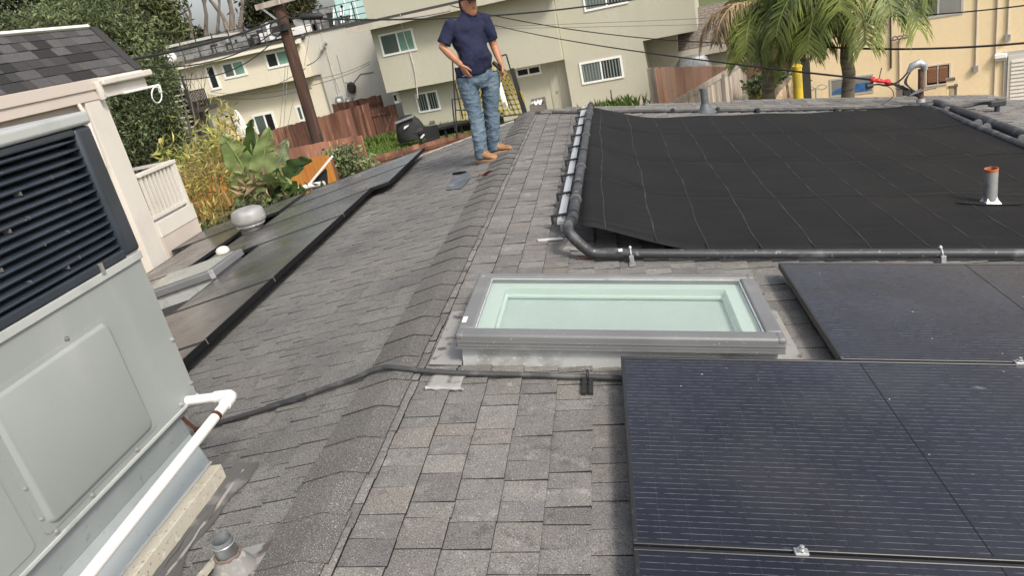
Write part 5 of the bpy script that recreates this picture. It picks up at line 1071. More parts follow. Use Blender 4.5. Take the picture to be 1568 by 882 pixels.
s_, z_ = YF.at(1378, 59); t = thing('wall_antenna', 'small rusty bracket of hooks high on the yellow wall', 'bracket', YF.P(s_, .1, z_)); b = MB()
for dx in (-.12, 0, .12): b.tube([YF.P(s_+dx+.06*math.cos(a), .1, z_+.05+.05*math.sin(a)) for a in np.linspace(0, 5.5, 8)], .018, 5)
b.bar(YF.P(s_-.2, .1, z_), YF.P(s_+.2, .1, z_+.03), .03); b.build('hooks', m_bark, t)
s_, z_ = YF.at(1249, 134, .3); t = thing('tap_stand', 'thin metal stand with two loops in front of the yellow wall corner', 'stand', YF.P(s_, .3, GZ)); b = MB(); b.tube([YF.P(s_, .3, GZ), YF.P(s_, .3, z_)], .025, 6)
for sx in (-1, 1): b.tube([YF.P(s_+sx*(.17+.13*math.cos(a)), .3, z_+.07*math.sin(a)) for a in np.linspace(0, 6.2, 12)], .016, 5)
b.build('loops', m_galv, t)
for i, (px, py, h_, lb) in enumerate(((1378, 140, .5, 'short brown post at the roof edge left of the mast'), (1459, 138, .45, 'short brown post right of the louvred window'), (1455, 128, .6, 'pale post beside the louvred window'))):
    s_, z_ = YF.at(px, py, .6); t = thing('fence_post', lb, 'post', YF.P(s_, .6, GZ)); b = MB(); fb(YF, b, s_-.09, s_+.09, .5, .68, GZ, z_+.1); b.build('post_shaft', m_bark if i < 2 else m_yellow, t)
    b = MB(); fb(YF, b, s_-.11, s_+.11, .48, .70, z_+.101, z_+.15); b.build('post_cap', m_bark, t)
s_, z_ = YF.at(1399, 146, .5); t = thing('utility_box', 'small dark and white box behind the mast at the foot of the yellow wall', 'box', YF.P(s_, .5, GZ)); b = MB(); fb(YF, b, s_-.2, s_+.2, .3, .6, GZ, z_+.12); b.build('box', m_galv, t); b = MB(); fb(YF, b, s_-.15, s_+.15, .601, .62, z_-.1, z_+.08); b.build('cover', m_rubber, t)

# ---------------------------------------------------------------- fences
def fence(name, label, p, q, ztop, zbot, bw, mt, parent_label=None, posts=(), rails=(), side=-1, jag=.05, tone=(.75, 1.25), rail_mat=None, group=None, th=.022):
    p, q = Vector((p[0], p[1], 0)), Vector((q[0], q[1], 0)); L_ = (q-p).length; u = (q-p)/L_; n_ = Vector((u.y, -u.x, 0))*-side
    if n_.y > 0 and abs(n_.y) > .2: n_ = -n_
    t = thing(name, label, 'fence', (p+q)/2+Vector((0, 0, zbot)), group); x = 0; i = 0
    while x < L_-.02:
        w_ = min(bw*R(.94, 1.06), L_-x); zt = (ztop(x/L_) if callable(ztop) else ztop)+R(-jag, jag); zb = zbot; k = R(*tone); o_ = R(-.004, .004); a = p+u*(x+.004); c = p+u*(x+w_-.004)
        b = MB(); f_ = n_*(th+o_); g_ = n_*o_; Z = lambda z: Vector((0, 0, z))
        b.hexa([a+g_+Z(zb), c+g_+Z(zb), c+f_+Z(zb), a+f_+Z(zb), a+g_+Z(zt), c+g_+Z(zt+R(-.01, .01)), c+f_+Z(zt), a+f_+Z(zt)], (k*R(.95, 1.05), k, k*R(.92, 1.08))); b.build('board', mt, t)
        x += w_; i += 1
    for f in posts:
        b = MB(); c = p+u*L_*f+n_*.06; zt = (ztop(f) if callable(ztop) else ztop); b.box(c.x-.05, c.x+.05, c.y-.05, c.y+.05, zbot, zt+.05, .6); b.build('post', rail_mat or mt, t)
    for h_, fr, hh in rails:
        b = MB(); zt = lambda f: (ztop(f) if callable(ztop) else ztop)
        b.bar(p+n_*(.03+fr)+Vector((0, 0, zt(0)+h_)), q+n_*(.03+fr)+Vector((0, 0, zt(1)+h_)), .045, hh, (0, 0, 1), .8); b.build('rail', rail_mat or mt, t)
    return t, p, u, n_, L_
# red-brown fence with a gate behind the lawn
a0, a1 = ony((415, 210), 37.6), ony((564, 157), 37.6)
fence('wooden_fence', 'tall red-brown board fence behind the lawn, running to the utility pole', (a0.x-5, 37.6), (a1.x, 37.6), lambda f: a0.z+(a1.z-a0.z)*f, GZ, .16, m_redwood, jag=.03, tone=(.6, 1.6))
a2, a3 = ony((575, 165), 37.55), ony((601, 160), 37.55)
t, p, u, n_, L_ = fence('wooden_gate', 'red-brown board gate with a diagonal brace at the right end of the red fence', (a1.x+.05, 37.55), (a3.x+.15, 37.55), a3.z, GZ, .16, m_redwood, jag=.02, tone=(.6, 1.1), rails=((-.35, .02, .12), (-1.75, .02, .12)))
t['category'] = 'gate'; b = MB(); b.bar(p+u*.3+n_*.07+Vector((0, 0, a3.z-1.7)), p+u*(L_-.25)+n_*.07+Vector((0, 0, a3.z-.4)), .04, .12); b.build('brace', m_redwood, t)
a4, a5 = ony((508, 160), 39.5), ony((553, 156), 39.5)
fence('wooden_fence', 'short red-brown fence piece rising behind the main red fence against the grey wall', (a4.x, 39.5), (a5.x+1.2, 39.5), a4.z, GZ, .16, m_redwood, jag=.03, tone=(.7, 1.3), rails=((-.4, .02, .12),))
# low fence boards and retaining boards
fence('low_fence', 'low reddish board edging in front of the lawn behind the solar panels', (-10.8, 27.2), (-4.6, 29.6), -3.10, GZ, .24, m_redwood, jag=.03, tone=(1.0, 1.9), rails=((-.22, .02, .12),))
c0_, c1_ = ony((425, 248), 20.0), ony((503, 234), 20.0)
t, p, u, n_, L_ = fence('orange_fence', 'bright orange stained board fence behind the big banana leaves', (c0_.x-3.4, 20.0), (c1_.x, 20.0), c1_.z-.05, GZ, .14, m_brightwood, jag=.012, tone=(.9, 1.08))
t, p, u, n_, L_ = fence('wooden_fence', 'small red board fence end below the grey vines', (ony((504, 250), 20.4).x, 20.4), (ony((522, 266), 21.6).x, 21.6), c1_.z-.35, GZ, .16, m_redwood, jag=.01, tone=(1.0, 1.8))
sc = thing('shade_screen', 'dark slatted screen with a pale sloping pole leaning by the orange fence', 'screen', ony((495, 262), 16.5)); pz = [ony(p_, 16.5) for p_ in ((509, 239), (472, 284), (478, 292), (498, 290), (505, 262))]
b = MB(); b.bar(pz[0], pz[1], .05, .05); b.build('pole', m_steel_w, sc)
b = MB(); q = [ony(p_, 16.6) for p_ in ((498, 258), (470, 286), (503, 300), (500, 262))]; b.add(q+[v_+Vector((0, .04, 0)) for v_ in q], [(0, 1, 2, 3), (7, 6, 5, 4), (0, 4, 5, 1), (1, 5, 6, 2), (2, 6, 7, 3), (3, 7, 4, 0)]); b.build('mesh_cloth', m_rubber, sc)
b = MB(); b.tube(smooth_path([ony(p_, 12.5) for p_ in ((456, 291), (470, 286), (484, 283), (497, 281))]), .05, 7); b.build('hose_loop', m_umb, sc, smooth=50)
# red brick/wood piece left of the bamboo
e0, e1 = ony((264, 262), 23), ony((318, 246), 23)
fence('wooden_fence', 'low brick-red fence behind the yellow bamboo at the left', (e0.x, 23), (e1.x+5.5, 23), e0.z, GZ, .2, m_redwood, jag=.02, tone=(1.6, 2.4))
# right side fences
f0, f1 = ony((991, 104), 29.5), ony((1112, 103), 28.5)
fence('wooden_fence', 'fresh orange cedar board fence below the garage roof', (f0.x, f0.y), (f1.x+.3, f1.y), lambda f: f0.z+(f1.z-f0.z)*f, GZ-.3, .17, m_orangewood, jag=.03, tone=(.75, 1.2))
f2 = ony((991, 104), f0.y+.3)
fence('wooden_fence', 'narrow grey weathered end boards at the left end of the cedar fence', (f0.x-.02, f0.y-.08), (f0.x+.42, f0.y-.09), f0.z, GZ-.3, .15, m_greywood, jag=.02, tone=(.6, .9))
g0, g1 = onz((1018, 166), -1.75), onz((1140, 92), -1.75)
t, p, u, n_, L_ = fence('wooden_fence', 'silver-grey leaning board fence with a sloping top rail in front of the cedar fence', (g0.x, g0.y), (g1.x, g1.y), -1.78, GZ-.3, .17, m_greywood, jag=.015, tone=(.7, 1.3), posts=(.64,), rails=((.02, .0, .15),))
h0, h1 = onz((1113, 72), -1.0), onz((1165, 90), -1.0)
fence('wooden_fence', 'taller orange board fence beside the garage wall behind the palm', (ony((1113, 72), 33.5).x, 33.5), (ony((1113, 72), 33.5).x+1.6, 33.5), ony((1113, 58), 33.5).z, GZ, .18, m_orangewood, jag=.03, tone=(.8, 1.25))
fence('wooden_fence', 'reddish board fence between the two palm trunks', (ony((1160, 105), 31).x, 31), (ony((1215, 95), 31).x, 31), ony((1180, 82), 31).z, GZ, .18, m_orangewood, jag=.03, tone=(.55, .85))
# posts by the yellow wall
t = thing('bollard_post', 'faded yellow painted post at the corner of the yellow building', 'post', ony((1222, 155), 20)); q0, q1 = ony((1223, 155), 20), ony((1217, 104), 20)
b = MB(); b.tube([Vector((q0.x, 20, GZ)), Vector((q0.x, 20, q1.z))], .125, 12); b.build('post_shaft', m_ylpaint, t, smooth=50); b = MB(); b.lathe((q0.x, 20, q1.z), [(.135, 0), (.135, .05), (.05, .1)], 12); b.build('cap', m_ylpaint, t, smooth=40)
t = thing('fence_post', 'black square post right beside the yellow post', 'post', ony((1236, 155), 20.2)); q0, q1 = ony((1236, 155), 20.2), ony((1232, 92), 20.2)
b = MB(); b.box(q0.x-.09, q0.x+.09, 20.1, 20.28, GZ, q1.z); b.build('post_shaft', m_iron, t); b = MB(); b.box(q0.x-.11, q0.x+.11, 20.08, 20.3, q1.z+.001, q1.z+.05); b.build('cap', m_iron, t)
# sloping rock retaining wall
rk = thing('retaining_wall', 'rough tan rock retaining wall sloping down below the palms', 'retaining wall', ony((1195, 150), 22)); b = MB()
P1 = [ony(p_, 22.0) for p_ in ((1172, 158), (1190, 143), (1203, 127), (1216, 117))]; n = len(P1)
rings = []
for j in range(12):
    f = j/11*(n-1); i = min(int(f), n-2); c = P1[i].lerp(P1[i+1], f-i); jx = R(-.04, .04); rings.append([Vector((c.x+jx, c.y-.25+R(-.05, .05), GZ)), Vector((c.x+jx, c.y-.2+R(-.06, .06), c.z*.5+GZ*.5)), Vector((c.x, c.y-.1, c.z+R(-.05, .05))), Vector((c.x, c.y+.4, c.z+R(-.05, .05))), Vector((c.x, c.y+.5, GZ))])
b.loft(rings); b.build('rock_face', m_rock, rk, smooth=25)
b = MB(); q = ony((1190, 135), 24); b.box(ony((1165, 130), 24).x, ony((1222, 130), 24).x, 22.6, 27, GZ, ony((1190, 133), 24).z); struct(b.build('planting_bank', mat('bank_soil', (.17, .15, .07), .95, [(2, (.10, .11, .04), .45, .65, 6)])))
# ---------------------------------------------------------------- utility pole and wires
PY = 26.0
pt, pb_ = ony((424, 0), PY), ony((488, 225), PY); pxm = (pt.x+pb_.x)/2
up = thing('utility_pole', 'brown creosoted utility pole with a crossarm in front of the cream building', 'utility pole', (pxm, PY, GZ))
b = MB(); b.tube([(pb_.x, PY, GZ), (pb_.x+(pt.x-pb_.x)*.5, PY, -.5), (pt.x, PY, pt.z), (pt.x*1.0-.02, PY, 5.5)], [.225, .215, .205, .18], 16); b.build('pole_shaft', m_pole, up, smooth=60)
q = ony((420, 8), PY); b = MB(); b.bar(Vector((q.x-.55, PY-.28, q.z+.05)), Vector((q.x+1.0, PY-.28, q.z+.1)), .12, .18); b.build('crossarm', m_greywood, up)
b = MB(); b.bar(Vector((q.x-.35, PY-.3, q.z)), Vector((q.x+.1, PY-.3, q.z-.5)), .04, .06); b.build('arm_brace', m_galv, up)
b = MB(); b.tube([Vector((pb_.x+.25, PY-.1, GZ)), Vector((pb_.x+.23, PY-.1, -1.6))], .035, 6); b.build('riser_conduit', m_iron, up)
b = MB(); qq = ony((434, 42), PY); b.box(qq.x-.30, qq.x+.30, PY-.34, PY-.2, qq.z-.10, qq.z+.10); b.build('cable_bracket', m_iron, up)
WG = 'overhead wires'
def wire(label, p, q, sag, r=.015, name='overhead_wire', mt=None, n=14):
    p, q = Vector(p), Vector(q); t = thing(name, label, 'wire', p, WG); b = MB(); b.tube([p.lerp(q, k/n)-Vector((0, 0, sag*4*(k/n)*(1-k/n))) for k in range(n+1)], r, 5); b.build('strand', mt or m_wire, t, smooth=60); return t
wire('thick black cable bundle running from the pole down past the white house eave', ony((437, 24), PY-.3), ony((170, 96), 14), .15, .035)
wire('upper thin black cable left of the pole above the roof deck', ony((432, 36), PY-.3), ony((190, 100), 17), .5, .02)
wire('third black cable left of the pole sagging over the roof deck railing', ony((434, 44), PY-.3), ony((150, 96), 20), 1.0, .018)
wire('black cable from the pole to the right passing behind the man head', ony((441, 27), PY-.3), ony((1010, -8), 30), .35, .032)
wire('thin black cable from the pole into the top right corner of the olive building', ony((441, 20), PY-.3), ony((690, 16), 33), .3, .018)
wire('sagging black wire across the olive building towards the garage roof', ony((690, 8), 31), ony((1130, 66), 28), .30, .020)
wire('twisted black service wire from behind the man down to the roof mast', ony((742, 34), 30), ony((1333, 121.5), 10.0), .15, .014)
wire('thin straight wire crossing the olive wing above its lower window', ony((700, 42), 31), ony((1110, 26), 31), .02, .010, mt=m_wire_grey)
wire('second thin straight wire just below the first on the olive wing', ony((690, 44), 31.5), ony((1110, 36), 31.5), .02, .010, mt=m_wire_grey)
wire('black wire crossing the yellow wall above the louvred window', ony((1240, 70), 17), ony((1640, 58), 15), .12, .022)
wire('upper thin wire crossing the yellow wall under its top window', ony((1330, 26), 17), ony((1640, -2), 14), .06, .013)
wire('thin service wire from the pole to the insulators on the grey wall', ony((470, 100), PY-.3), CF.P(*[CF.at(495, 78, .6)[0], .6, CF.at(495, 78, .6)[1]]), .1, .016)
for i, (x0, y0, x1, y1, sg) in enumerate(((468, 104, 318, 144, .9), (474, 128, 322, 140, .5), (478, 134, 318, 146, .6))):
    wire(('highest', 'middle', 'lowest')[i]+' thin wire sagging in front of the cream building wall', ony((x0, y0), PY-.3), ony((x1, y1), 40), sg*.5, .012, mt=m_wire_grey)
for i, (x0, y0, x1, y1) in enumerate(((480, 122, 566, 94), (478, 130, 566, 97))):
    wire(('upper' if i == 0 else 'lower')+' thin wire running right from the pole across the grey stucco wall', ony((x0, y0), PY-.3), ony((x1, y1), 40), .1, .013, mt=m_wire_grey)
for i, (x0, y0, x1, y1) in enumerate(((437, 100, 428, 200), (441, 100, 434, 200), (478, 30, 466, 100), (452, 140, 440, 195))):
    wire(('leftmost', 'second leftmost', 'rightmost', 'lowest')[i]+' nearly vertical guy wire beside the utility pole', ony((x0, y0), PY-.5), ony((x1, y1), PY-1.5), 0, .009, name='guy_wire', mt=m_wire_grey)
sp_ = thing('cable_splice', 'fat black splice case hanging on the cable right of the pole', 'splice case', ony((478, 25), PY-.3)); b = MB(); b.tube([ony((460, 26), PY-.3), ony((463, 25.5), PY-.3), ony((491, 23.5), PY-.3), ony((494, 23.5), PY-.3)], [.06, .11, .11, .06], 8); b.build('case', m_rubber, sp_, smooth=40)
tw = thing('tape_wrap', 'bright red taped splice on the service wire left of the mast', 'tape wrap', ony((1348, 124), 10.0)); b = MB()
e_ = [ony((1333+30*k/12, 121.5+4.5*k/12+R(-.8, .8)), 10.0) for k in range(13)]; b.tube(e_, [(.040 if k in (1, 2, 10, 11) else R(.018, .034)) for k in range(13)], 8); b.build('tape', m_red, tw, smooth=40)
b = MB(); b.tube([e_[5], ony((1350, 103), 10.0)], .006, 5); b.build('wire_tail', m_wire, tw)

# ---------------------------------------------------------------- things in the yard
gr = thing('covered_grill', 'barbecue grill under a black cloth cover against the olive wall', 'grill', ony((630, 212), 34)); c0 = ony((630, 209), 34)
b = MB(); zb = c0.z-.15; W = lambda k, a: 1+.10*math.sin(3*a+k)+.06*math.sin(7*a+2*k)
b.loft([[Vector((c0.x+r_*W(k, a)*math.cos(a)*1.0, 34+r_*.6*W(k, a)*math.sin(a), zb+h_+.06*math.sin(3*a))) for a in np.linspace(0, 6.0, 22)] for k, (r_, h_) in enumerate(((.68, 0), (.72, .3), (.66, .65), (.56, .85), (.46, 1.02), (.25, 1.12), (.05, 1.13)))]); b.build('cover', m_cloth_b, gr, smooth=40)
b = MB(); b.bar((c0.x-.5, 33.6, zb+.95), (c0.x+.45, 33.6, zb+1.12), .08, .10); b.build('grill_handle', m_galv, gr, bevel=.02)
b = MB(); b.hexa([Vector((c0.x+x_, 33.48-(.02 if k else 0), zb+z_)) for k in (0, 1) for x_, z_ in ((-.12, .62), (.12, .72), (.18, .80), (-.08, .74))]); b.build('cover_badge', m_label, gr)
tb = thing('patio_table', 'long black patio table in front of the olive wall behind the solar panels', 'table', ony((700, 205), 31)); p0, p1, p2 = ony((641, 199), 31), ony((700, 187), 31), ony((775, 186), 31)
b = MB(); b.box(p0.x, p2.x, 30.2, 31.2, p1.z-.06, p1.z+.04); b.build('table_top', m_iron, tb)
b = MB(); b.box(p0.x+.2, p2.x-.1, 31.1, 31.15, p1.z-.45, p1.z-.07); b.build('apron', m_rubber, tb)
for x_ in (p0.x+.15, p0.x+.75, p0.x+1.3, p0.x+2.0, p2.x-.2):
    b = MB(); b.box(x_-.05, x_+.05, 30.3, 30.4, GZ, p1.z-.06); b.build('leg', m_iron, tb)
ch = thing('patio_chair', 'dark metal chair with pale armrest at the left end of the black table', 'chair', (p0.x+.4, 29.6, GZ))
b = MB(); cx_, cz_ = p0.x+.5, p1.z-.75
for dx in (0, .55):
    for dy_ in (0, .5): b.bar((cx_+dx, 29.5+dy_, GZ), (cx_+dx, 29.5+dy_, cz_+.45), .04)
b.build('legs', m_iron, ch); b = MB(); b.box(cx_-.03, cx_+.6, 29.45, 30.0, cz_+.40, cz_+.46); b.box(cx_-.03, cx_+.6, 29.98, 30.03, cz_+.46, cz_+.95); b.build('seat_and_back', m_rubber, ch); b = MB(); b.bar((cx_-.05, 29.45, cz_+.62), (cx_-.05, 30.0, cz_+.65), .07, .04); b.build('armrest', m_umb, ch)
# wire cage on wheels behind the man
cg = thing('wire_cage', 'tall dark wire cage with yellow netting standing behind the man', 'cage', ony((750, 200), 28.5)); CYY = 28.5
K = lambda px, py, d=0: ony((px, py), CYY+d)
def rods(name, L_, r_, mt):
    b = MB()
    for p_, q_ in L_: b.tube([p_, q_], r_, 5)
    return b.build(name, mt, cg)
for p_, q_ in (((692.5, 88), (700, 212)), ((775, 83), (803, 180)), ((692, 152), (697, 200)), ((768, 85), (775, 83)), ((697, 128), (709, 182))): rods('frame_post', [(K(*p_), K(*q_))], .03, m_iron)
b = MB(); b.bar(K(784, 104), K(806, 176), .13, .06); b.build('dark_upright', m_iron, cg); b = MB(); b.bar(K(797, 138, -.05), K(803, 156, -.05), .06, .03); b.build('reflector', m_yel, cg)
rods('frame_rail', [(K(692, 152), K(712, 150)), (K(697, 168), K(718, 169)), (K(762, 143), K(774, 142)), (K(774, 142), K(782, 172)), (K(700, 186), K(806, 174))], .022, m_iron)
b = MB(); b.bar(K(762, 121), K(775, 163), .18, .18); b.build('white_tube', m_steel_w, cg, bevel=.03)
b = MB(); b.bar(K(772, 155, -.1), K(782, 172, -.1), .09, .05); b.build('cream_slat', m_tarp, cg)
L_ = []
for k in range(14): f = k/13; L_.append((K(697+75*f, 103+2*f, .5), K(706+98*f, 186-13*f, .5)))
for k in range(11): f = k/10; L_.append((K(697+9*f, 104+80*f, .5), K(772+32*f, 100+73*f, .5)))
b = MB()
for p_, q_ in L_: b.bar(p_, q_, .055, .055)
b.build('yellow_wires', m_yel, cg, kind='stuff')
bn = thing('storage_bin', 'open dark crate holding crumpled white plastic at the far roof edge beside the cage', 'crate', ony((825, 168), 25)); 
p_, q_ = ony((812, 160), 25), ony((838, 175), 25); b = MB(); b.box(p_.x, q_.x, 24.6, 24.64, GZ, p_.z); b.box(p_.x, q_.x, 25.4, 25.44, GZ, p_.z+.12); b.box(p_.x, p_.x+.04, 24.64, 25.4, GZ, p_.z); b.box(q_.x-.04, q_.x, 24.64, 25.4, GZ, p_.z+.1); b.build('crate_sides', m_bark, bn)
b = MB(); rows = [[Vector((p_.x+.05+(q_.x-p_.x-.1)*i/8, 24.66+.72*j/6, p_.z-.02+R(-.05, .14))) for i in range(9)] for j in range(7)]; b.add([v_ for r_ in rows for v_ in r_], [(j*9+i, j*9+i+1, (j+1)*9+i+1, (j+1)*9+i) for j in range(6) for i in range(8)]); b.build('plastic_sheet', m_steel_w, bn)
# garden table and chairs on the left lawn
LGY = 30
for i, (px, py, lb, kind) in enumerate(((236, 246, 'white patio chair on the left lawn nearest the deck', 'c'), (252, 243, 'white patio table on the left lawn', 't'), (266, 239, 'white patio chair on the left lawn by the stair', 'c'))):
    q = ony((px, py+14), LGY+i); t = thing('patio_table' if kind == 't' else 'patio_chair', lb, 'table' if kind == 't' else 'chair', (q.x, q.y, GZ)); zz = q.z+.75 if kind == 't' else q.z+.55
    b = MB(); b.box(q.x-.45, q.x+.45, q.y-.3, q.y+.3, zz, zz+.05); b.build('top' if kind == 't' else 'seat', m_steel_w, t)
    for dx in (-.38, .38): b = MB(); b.bar((q.x+dx, q.y-.25, GZ), (q.x+dx*.9, q.y-.2, zz), .06); b.build('leg', m_steel_w, t)
    if kind == 'c': b = MB(); b.box(q.x+.35, q.x+.45, q.y-.3, q.y+.3, zz+.05, zz+.75); b.build('backrest', m_steel_w, t)
for i, (px, py, r_) in enumerate(((249, 380, .13), (259, 379, .15), (243, 386, .09))):
    q = ony((px, py), 11); t = thing('garden_rock', ('left', 'right', 'smallest')[i]+' pale round rock below the white deck', 'rock', q); b = MB(); b.lathe(q, [(r_*.5, -r_*.8), (r_, -.2*r_), (r_*.9, .35*r_), (r_*.5, .75*r_), (.01, .85*r_)], 10); b.build('stone', m_conc, t, smooth=60)
b = MB(); q = ony((250, 388), 11); b.box(q.x-2.5, q.x+1.2, 10.2, 12.5, GZ, q.z-.05); struct(b.build('terrace', m_conc))

# ================================================================ VEGETATION
rng = np.random.default_rng(11)
def leafmesh(name, mt, parent, P, size, aspect=.45, tone=None, D=None, kind=None, cup=.15):
    """P (N,3) leaf bases; each leaf is a folded diamond of two triangles."""
    N = len(P); o0 = np.array(org(parent)) if parent else np.zeros(3)
    if D is None: D = rng.normal(size=(N, 3)); D[:, 2] -= .35
    D = D/np.linalg.norm(D, axis=1, keepdims=True); U = rng.normal(size=(N, 3)); U -= D*(U*D).sum(1, keepdims=True); U /= np.linalg.norm(U, axis=1, keepdims=True); Wn = np.cross(D, U)
    s = (size*rng.uniform(.6, 1.35, N))[:, None] if np.isscalar(size) else size[:, None]
    a = P; bq = P+D*s*.5+U*s*aspect*.5+Wn*s*cup; c = P+D*s; d = P+D*s*.5-U*s*aspect*.5+Wn*s*cup
    V = np.stack([a, bq, c, d], 1).reshape(-1, 3)-o0; me = bpy.data.meshes.new(name)
    me.vertices.add(4*N); me.vertices.foreach_set('co', V.ravel()); idx = np.arange(4*N).reshape(N, 4)
    F_ = np.stack([idx[:, [0, 1, 2]], idx[:, [0, 2, 3]]], 1).reshape(-1); me.loops.add(6*N); me.loops.foreach_set('vertex_index', F_)
    me.polygons.add(2*N); me.polygons.foreach_set('loop_start', np.arange(0, 6*N, 3)); me.update(calc_edges=True); me.materials.append(mt)
    t_ = tone if tone is not None else rng.uniform(.55, 1.5, N); cc = np.ones((N, 6, 4)); k = t_ if t_.ndim == 2 else np.stack([t_]*3, 1); cc[:, :, :3] = k[:, None, :]
    at = me.color_attributes.new('tone', 'FLOAT_COLOR', 'CORNER'); at.data.foreach_set('color', cc.ravel().astype(np.float32))
    o = bpy.data.objects.new(name, me); COL.objects.link(o)
    if parent: o.parent = parent
    if kind: o['kind'] = kind
    return o
def clumps(c, r, nc, nl, cr, shell=.55):
    c = np.array(c); r = np.array(r); d = rng.normal(size=(nc, 3)); d /= np.linalg.norm(d, axis=1, keepdims=True); rad = rng.uniform(shell, 1, nc)**.8
    C_ = c+d*r*rad[:, None]; P = C_[:, None, :]+rng.normal(size=(nc, nl, 3))*cr*.85*np.array([1, 1, .7]); tn = rng.uniform(.45, 1.65, nc)[:, None]*rng.uniform(.75, 1.25, (nc, nl)); return P.reshape(-1, 3), tn.reshape(-1), C_
def limbs(base, targets, r0, mt, parent, name='trunk', wob=.12):
    b = MB()
    for tg in targets:
        p0, p1 = Vector(base), Vector(tg); L_ = (p1-p0).length
        pts = [p0.lerp(p1, f)+Vector((R(-wob, wob)*L_*f*(1-f)*2, R(-wob, wob)*L_*f*(1-f)*2, .15*L_*f*(1-f))) for f in (0, .2, .4, .6, .8, 1)]
        b.tube(pts, [r0, r0*.8, r0*.6, r0*.4, r0*.25, r0*.1], 7)
    return b.build(name, mt, parent, smooth=60)
TG = 'trees behind the houses on the left'
def tree(name, label, blobs, base, r0, mt, lsize, aspect, bark=None, group=TG, nlimb=10, tonemul=1, cup=.15):
    t = thing(name, label, 'tree', (base[0], base[1], GZ), group); PP, TT, CC = [], [], []
    for c, r, nc, nl, cr in blobs:
        P, tn, C_ = clumps(c, r, nc, nl, cr); PP.append(P); TT.append(tn); CC += list(C_[:nlimb])
    leafmesh('crown', mt, t, np.concatenate(PP), lsize, aspect, np.concatenate(TT)*tonemul, cup=cup)
    limbs((base[0], base[1], GZ), [tuple(x) for x in CC], r0, bark or m_bark, t); return t
def wp(px, py, y): return tuple(ony((px, py), y))
# distant dark evergreens
for i, (px, py, y, r, lb) in enumerate(((20, 30, 50, 6.5, 'dark evergreen tree at the top left corner behind the white house'), (120, -30, 55, 6.5, 'very dark evergreen rising above the mansard roof'), (180, 25, 50, 3.6, 'olive tinted evergreen left of the bare grey tree'), (266, 80, 58, 2.3, 'near-black evergreen behind the bare grey branches'), (425, 14, 66, 2.4, 'dark evergreen crown behind the utility pole top'))):
    c = wp(px, py, y); tree('evergreen_tree', lb, [(c, (r, r*.8, r*.85), 330, 34, .75), ((c[0], c[1], c[2]-r*.9), (r*1.05, r*.8, r*.8), 220, 34, .8)], (c[0], c[1]), .5, m_leaf_d, .55, .28, nlimb=8, tonemul=(.75, .6, 1.5, .42, .6)[i])
# lighter broadleaf tree behind the mansard roof
c = wp(130, 50, 30); tree('broadleaf_tree', 'bright green broadleaf tree rising right behind the black mansard roof', [(c, (2.6, 2, 1.7), 230, 44, .30), (wp(185, 100, 30), (1.9, 1.8, 1.7), 170, 44, .30), (wp(215, 122, 31), (1.2, 1.5, 1.5), 100, 44, .30), (wp(60, 60, 30), (2, 1.5, 1.2), 100, 40, .30)], (c[0]+1, c[1]+.5), .18, m_leaf, .21, .36, tonemul=1.2)
c = wp(196, 185, 27); tree('broadleaf_tree', 'dense dark green tree between the white post and the exterior stair', [(c, (2.1, 1.8, 2.1), 320, 46, .28), (wp(222, 222, 27), (1.5, 1.4, .9), 150, 44, .26), (wp(190, 140, 27.5), (1.7, 1.5, 1.5), 150, 44, .28)], (wp(180, 235, 26)[0], 26), .13, m_leaf, .165, .40, tonemul=.95)
# bare trees
def bare(name, label, base, tips, r0, mt, twig=3, seed=3):
    random.seed(seed); t = thing(name, label, 'tree', (base[0], base[1], GZ), 'bare grey trees'); b = MB(); tw = MB()
    def rec(p, d, L_, r, k):
        pts = [p]; 
        for i in range(4): d = (d+Vector((R(-.22, .22), R(-.22, .22), R(-.10, .18)))).normalized(); pts.append(pts[-1]+d*L_/4)
        b.tube(pts, [r, r*.9, r*.8, r*.7, r*.58], 6 if r > .05 else 4)
        if k <= 0: return
        for j in range(3 if k > 1 else 4):
            d2 = (d+Vector((R(-.9, .9), R(-.6, .6), R(-.25, .7)))).normalized(); rec(pts[-1 if j else 3], d2, L_*R(.55, .85), r*.55, k-1)
    for tip, rr in tips:
        d = Vector(tip)-Vector(base); p1 = Vector(base)+d*.5; b.tube([Vector(base), Vector(base)+d*.25+Vector((R(-.3, .3), 0, 0)), p1], [rr*1.2, rr*1.05, rr], 8); rec(p1, d.normalized(), d.length*.42, rr*.9, twig)
    b.build('branches', mt, t, smooth=60); return t
bs_ = wp(318, 95, 52); base = (bs_[0], 52, GZ)
bare('bare_tree', 'bare grey tree with twisting leafless branches above the roof deck shed', (bs_[0], 52, bs_[2]-2), [(wp(265, 10, 52), .20), (wp(300, -25, 53), .20), (wp(330, -10, 51), .17)], .3, m_bark, 3, 5)
bs2 = wp(352, 60, 54); bare('bare_tree', 'pale barked leafless tree fanning out left of the utility pole', (bs2[0], 54, bs2[2]-1), [(wp(330, -15, 54), .17), (wp(352, -45, 54.5), .20), (wp(378, -20, 53), .17)], .3, m_bark_p, 3, 9)
bs3 = wp(290, 190, 33); bare('bare_tree', 'thin leafless grey shrub tree tangled round the exterior stair', (bs3[0], 33, bs3[2]-2), [(wp(262, 110, 33), .06), (wp(285, 120, 33.5), .05), (wp(310, 150, 33), .04)], .1, m_bark, 3, 21)
random.seed(77)
